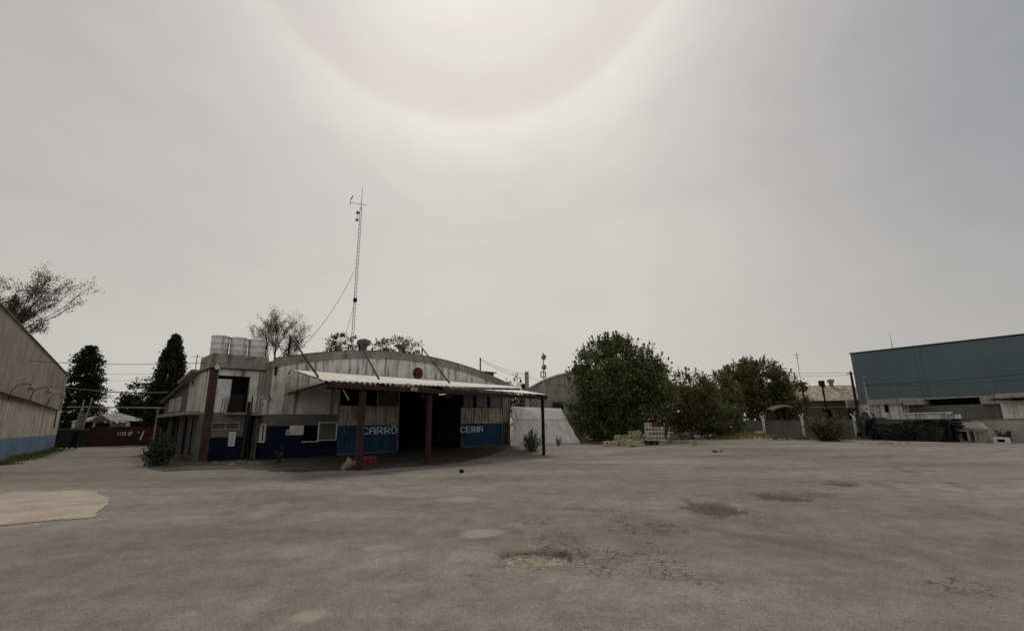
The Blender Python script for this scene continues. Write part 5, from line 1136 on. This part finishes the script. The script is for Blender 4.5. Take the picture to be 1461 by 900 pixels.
P=at(1141,535,70); t=thing('tv_antenna','slender television aerial above the broad tree','antenna',(P.x,P.y,0)); zt=at(1137.5,503,70).z
MB().tube([(0,0,0),(0,0,zt)],.035,5).build('mast',K['conc_dark'],t); g=MB(); g.tube([(-.5,0,zt-.4),(.5,0,zt-.4)],.025,5); g.tube([(-.15,0,zt-.8),(.15,0,zt-.8)],.05,5); g.tube([(0,-.4,zt-.4),(0,.4,zt-.4)],.02,5); g.build('elements',K['conc_dark'],t)
# tan canopy shelter under the broad tree
P=at(1113,592,53); t=thing('tan_shelter','small tan fabric shelter under the broad tree behind the fence','shelter',(P.x,P.y,0))
zt=at(1113,583,53).z; g=MB(); g.grid(lambda s,a:(-1.4+2.6*s,-1+2*a,zt+.45*math.sin(s*2.4)-.25*(a-.5)**2*4),16,8,0,True); g.build('canopy_cloth',K['brick'],t,solid=.03)
for x in (-.2,.55): MB().box(x-.17,x+.17,-.3,.1,0,zt+.2).build('pillar',K['dark_wood'],t)
# ================================================================== CAMERA, SKY, LIGHT
cam=bpy.data.cameras.new('camera'); co=bpy.data.objects.new('camera',cam); COL.objects.link(co); scene.camera=co
cam.sensor_fit='HORIZONTAL'; cam.sensor_width=36; cam.lens=36*F/1461; cam.clip_end=3000; cam.clip_start=.05
co.matrix_world=Matrix(((RT.x,UP.x,-_fw.x,0),(RT.y,UP.y,-_fw.y,0),(RT.z,UP.z,-_fw.z,EYE),(0,0,0,1)))
sd=ray(662,-192).normalized(); SEL=math.asin(sd.z); SAZ=math.atan2(sd.x,sd.y)
sun=bpy.data.lights.new('sun','SUN'); sun.energy=1.3; sun.angle=R(14); sun.color=(1,.95,.88)
so=bpy.data.objects.new('sun',sun); COL.objects.link(so); so.rotation_euler=(-sd).to_track_quat('-Z','Y').to_euler()
w=bpy.data.worlds.new('World'); scene.world=w; w.use_nodes=True; nt=w.node_tree; N=nt.nodes; L=nt.links; N.clear()
out=N.new('ShaderNodeOutputWorld'); tc=N.new('ShaderNodeTexCoord')
sky=N.new('ShaderNodeTexSky'); sky.sky_type='NISHITA'; sky.sun_disc=False; sky.sun_elevation=SEL; sky.sun_rotation=SAZ; sky.dust_density=3.
b1=N.new('ShaderNodeBackground'); b1.inputs['Strength'].default_value=.06; L.new(sky.outputs[0],b1.inputs['Color'])
def mth(op,a,b=None):
    n=N.new('ShaderNodeMath'); n.operation=op
    for i,v in enumerate((a,b)):
        if v is None: continue
        if isinstance(v,(int,float)): n.inputs[i].default_value=v
        else: L.new(v,n.inputs[i])
    return n.outputs[0]
nrm=N.new('ShaderNodeVectorMath'); nrm.operation='NORMALIZE'; L.new(tc.outputs['Generated'],nrm.inputs[0])
dt=N.new('ShaderNodeVectorMath'); dt.operation='DOT_PRODUCT'; L.new(nrm.outputs[0],dt.inputs[0]); dt.inputs[1].default_value=sd
ang=mth('DIVIDE',mth('ARCCOSINE',mth('MINIMUM',dt.outputs['Value'],.99999)),math.pi/2)   # 0..1 = 0..90 degrees from the sun
def lin(c): return tuple(((x/255)/12.92 if x/255<=.04045 else ((x/255+.055)/1.055)**2.4) for x in c)
cr=N.new('ShaderNodeValToRGB'); L.new(ang,cr.inputs[0]); E=cr.color_ramp.elements
stops=[(0,(250,248,244)),(6,(238,236,230)),(12,(229,226,219)),(17,(224,219,214)),(19.4,(223,217,212)),(21.0,(229,222,213)),(22.1,(237,233,223)),(24.0,(232,229,222)),(28,(222,218,212)),(34,(215,210,204)),(44,(213,208,201)),(56,(206,202,194)),(70,(197,193,187)),(80,(204,201,196)),(90,(240,238,233))]  # end stops: unseen sky behind the camera, brightened to light the facades
E[0].position=0; E[0].color=(*lin(stops[0][1]),1); E[1].position=1; E[1].color=(*lin(stops[-1][1]),1)
for d,c in stops[1:-1]:
    e=E.new(d/90); e.color=(*lin(c),1)
# thin uneven veil: large soft patches, a little bluer and darker to the right of the sun
ns=N.new('ShaderNodeTexNoise'); ns.inputs['Scale'].default_value=1.7; ns.inputs['Detail'].default_value=4; ns.inputs['Roughness'].default_value=.5; L.new(nrm.outputs[0],ns.inputs['Vector'])
sx=N.new('ShaderNodeSeparateXYZ'); L.new(nrm.outputs[0],sx.inputs[0])
rt=mth('MULTIPLY',mth('MULTIPLY',mth('POWER',mth('MAXIMUM',mth('SUBTRACT',sx.outputs['X'],.2),0),1.6),mth('MAXIMUM',mth('ADD',sx.outputs['Z'],.12),0)),4.7)
lt_=mth('MULTIPLY',mth('MULTIPLY',mth('MAXIMUM',mth('SUBTRACT',-0.18,sx.outputs['X']),0),mth('MAXIMUM',sx.outputs['Z'],0)),1.7)
rt=mth('ADD',rt,lt_)
n2=N.new('ShaderNodeTexNoise'); n2.inputs['Scale'].default_value=3.2; n2.inputs['Detail'].default_value=6; n2.inputs['Roughness'].default_value=.62; n2.inputs['Distortion'].default_value=.8
mp2=N.new('ShaderNodeMapping'); mp2.inputs['Scale'].default_value=(1.,.6,2.2); mp2.inputs['Rotation'].default_value=(.3,.5,.2); L.new(nrm.outputs[0],mp2.inputs['Vector']); L.new(mp2.outputs[0],n2.inputs['Vector'])
fac=mth('ADD',mth('ADD',mth('MULTIPLY',mth('SUBTRACT',ns.outputs['Fac'],.49),.5),mth('MULTIPLY',mth('SUBTRACT',n2.outputs['Fac'],.48),.32)),rt)
fc=N.new('ShaderNodeClamp'); L.new(fac,fc.inputs['Value'])
mx=N.new('ShaderNodeMix'); mx.data_type='RGBA'; L.new(fc.outputs[0],mx.inputs['Factor']); L.new(cr.outputs[0],mx.inputs[6]); mx.inputs[7].default_value=(*lin((152,153,157)),1)
b2=N.new('ShaderNodeBackground'); b2.inputs['Strength'].default_value=1.0; L.new(mx.outputs[2],b2.inputs['Color'])
ms=N.new('ShaderNodeMixShader'); ms.inputs[0].default_value=.92; L.new(b1.outputs[0],ms.inputs[1]); L.new(b2.outputs[0],ms.inputs[2]); L.new(ms.outputs[0],out.inputs['Surface'])
vs=scene.view_settings; vs.view_transform='Standard'; vs.look='None'; vs.exposure=0; vs.gamma=1; vs.use_curve_mapping=False
scene.cycles.max_bounces=6; scene.cycles.diffuse_bounces=3
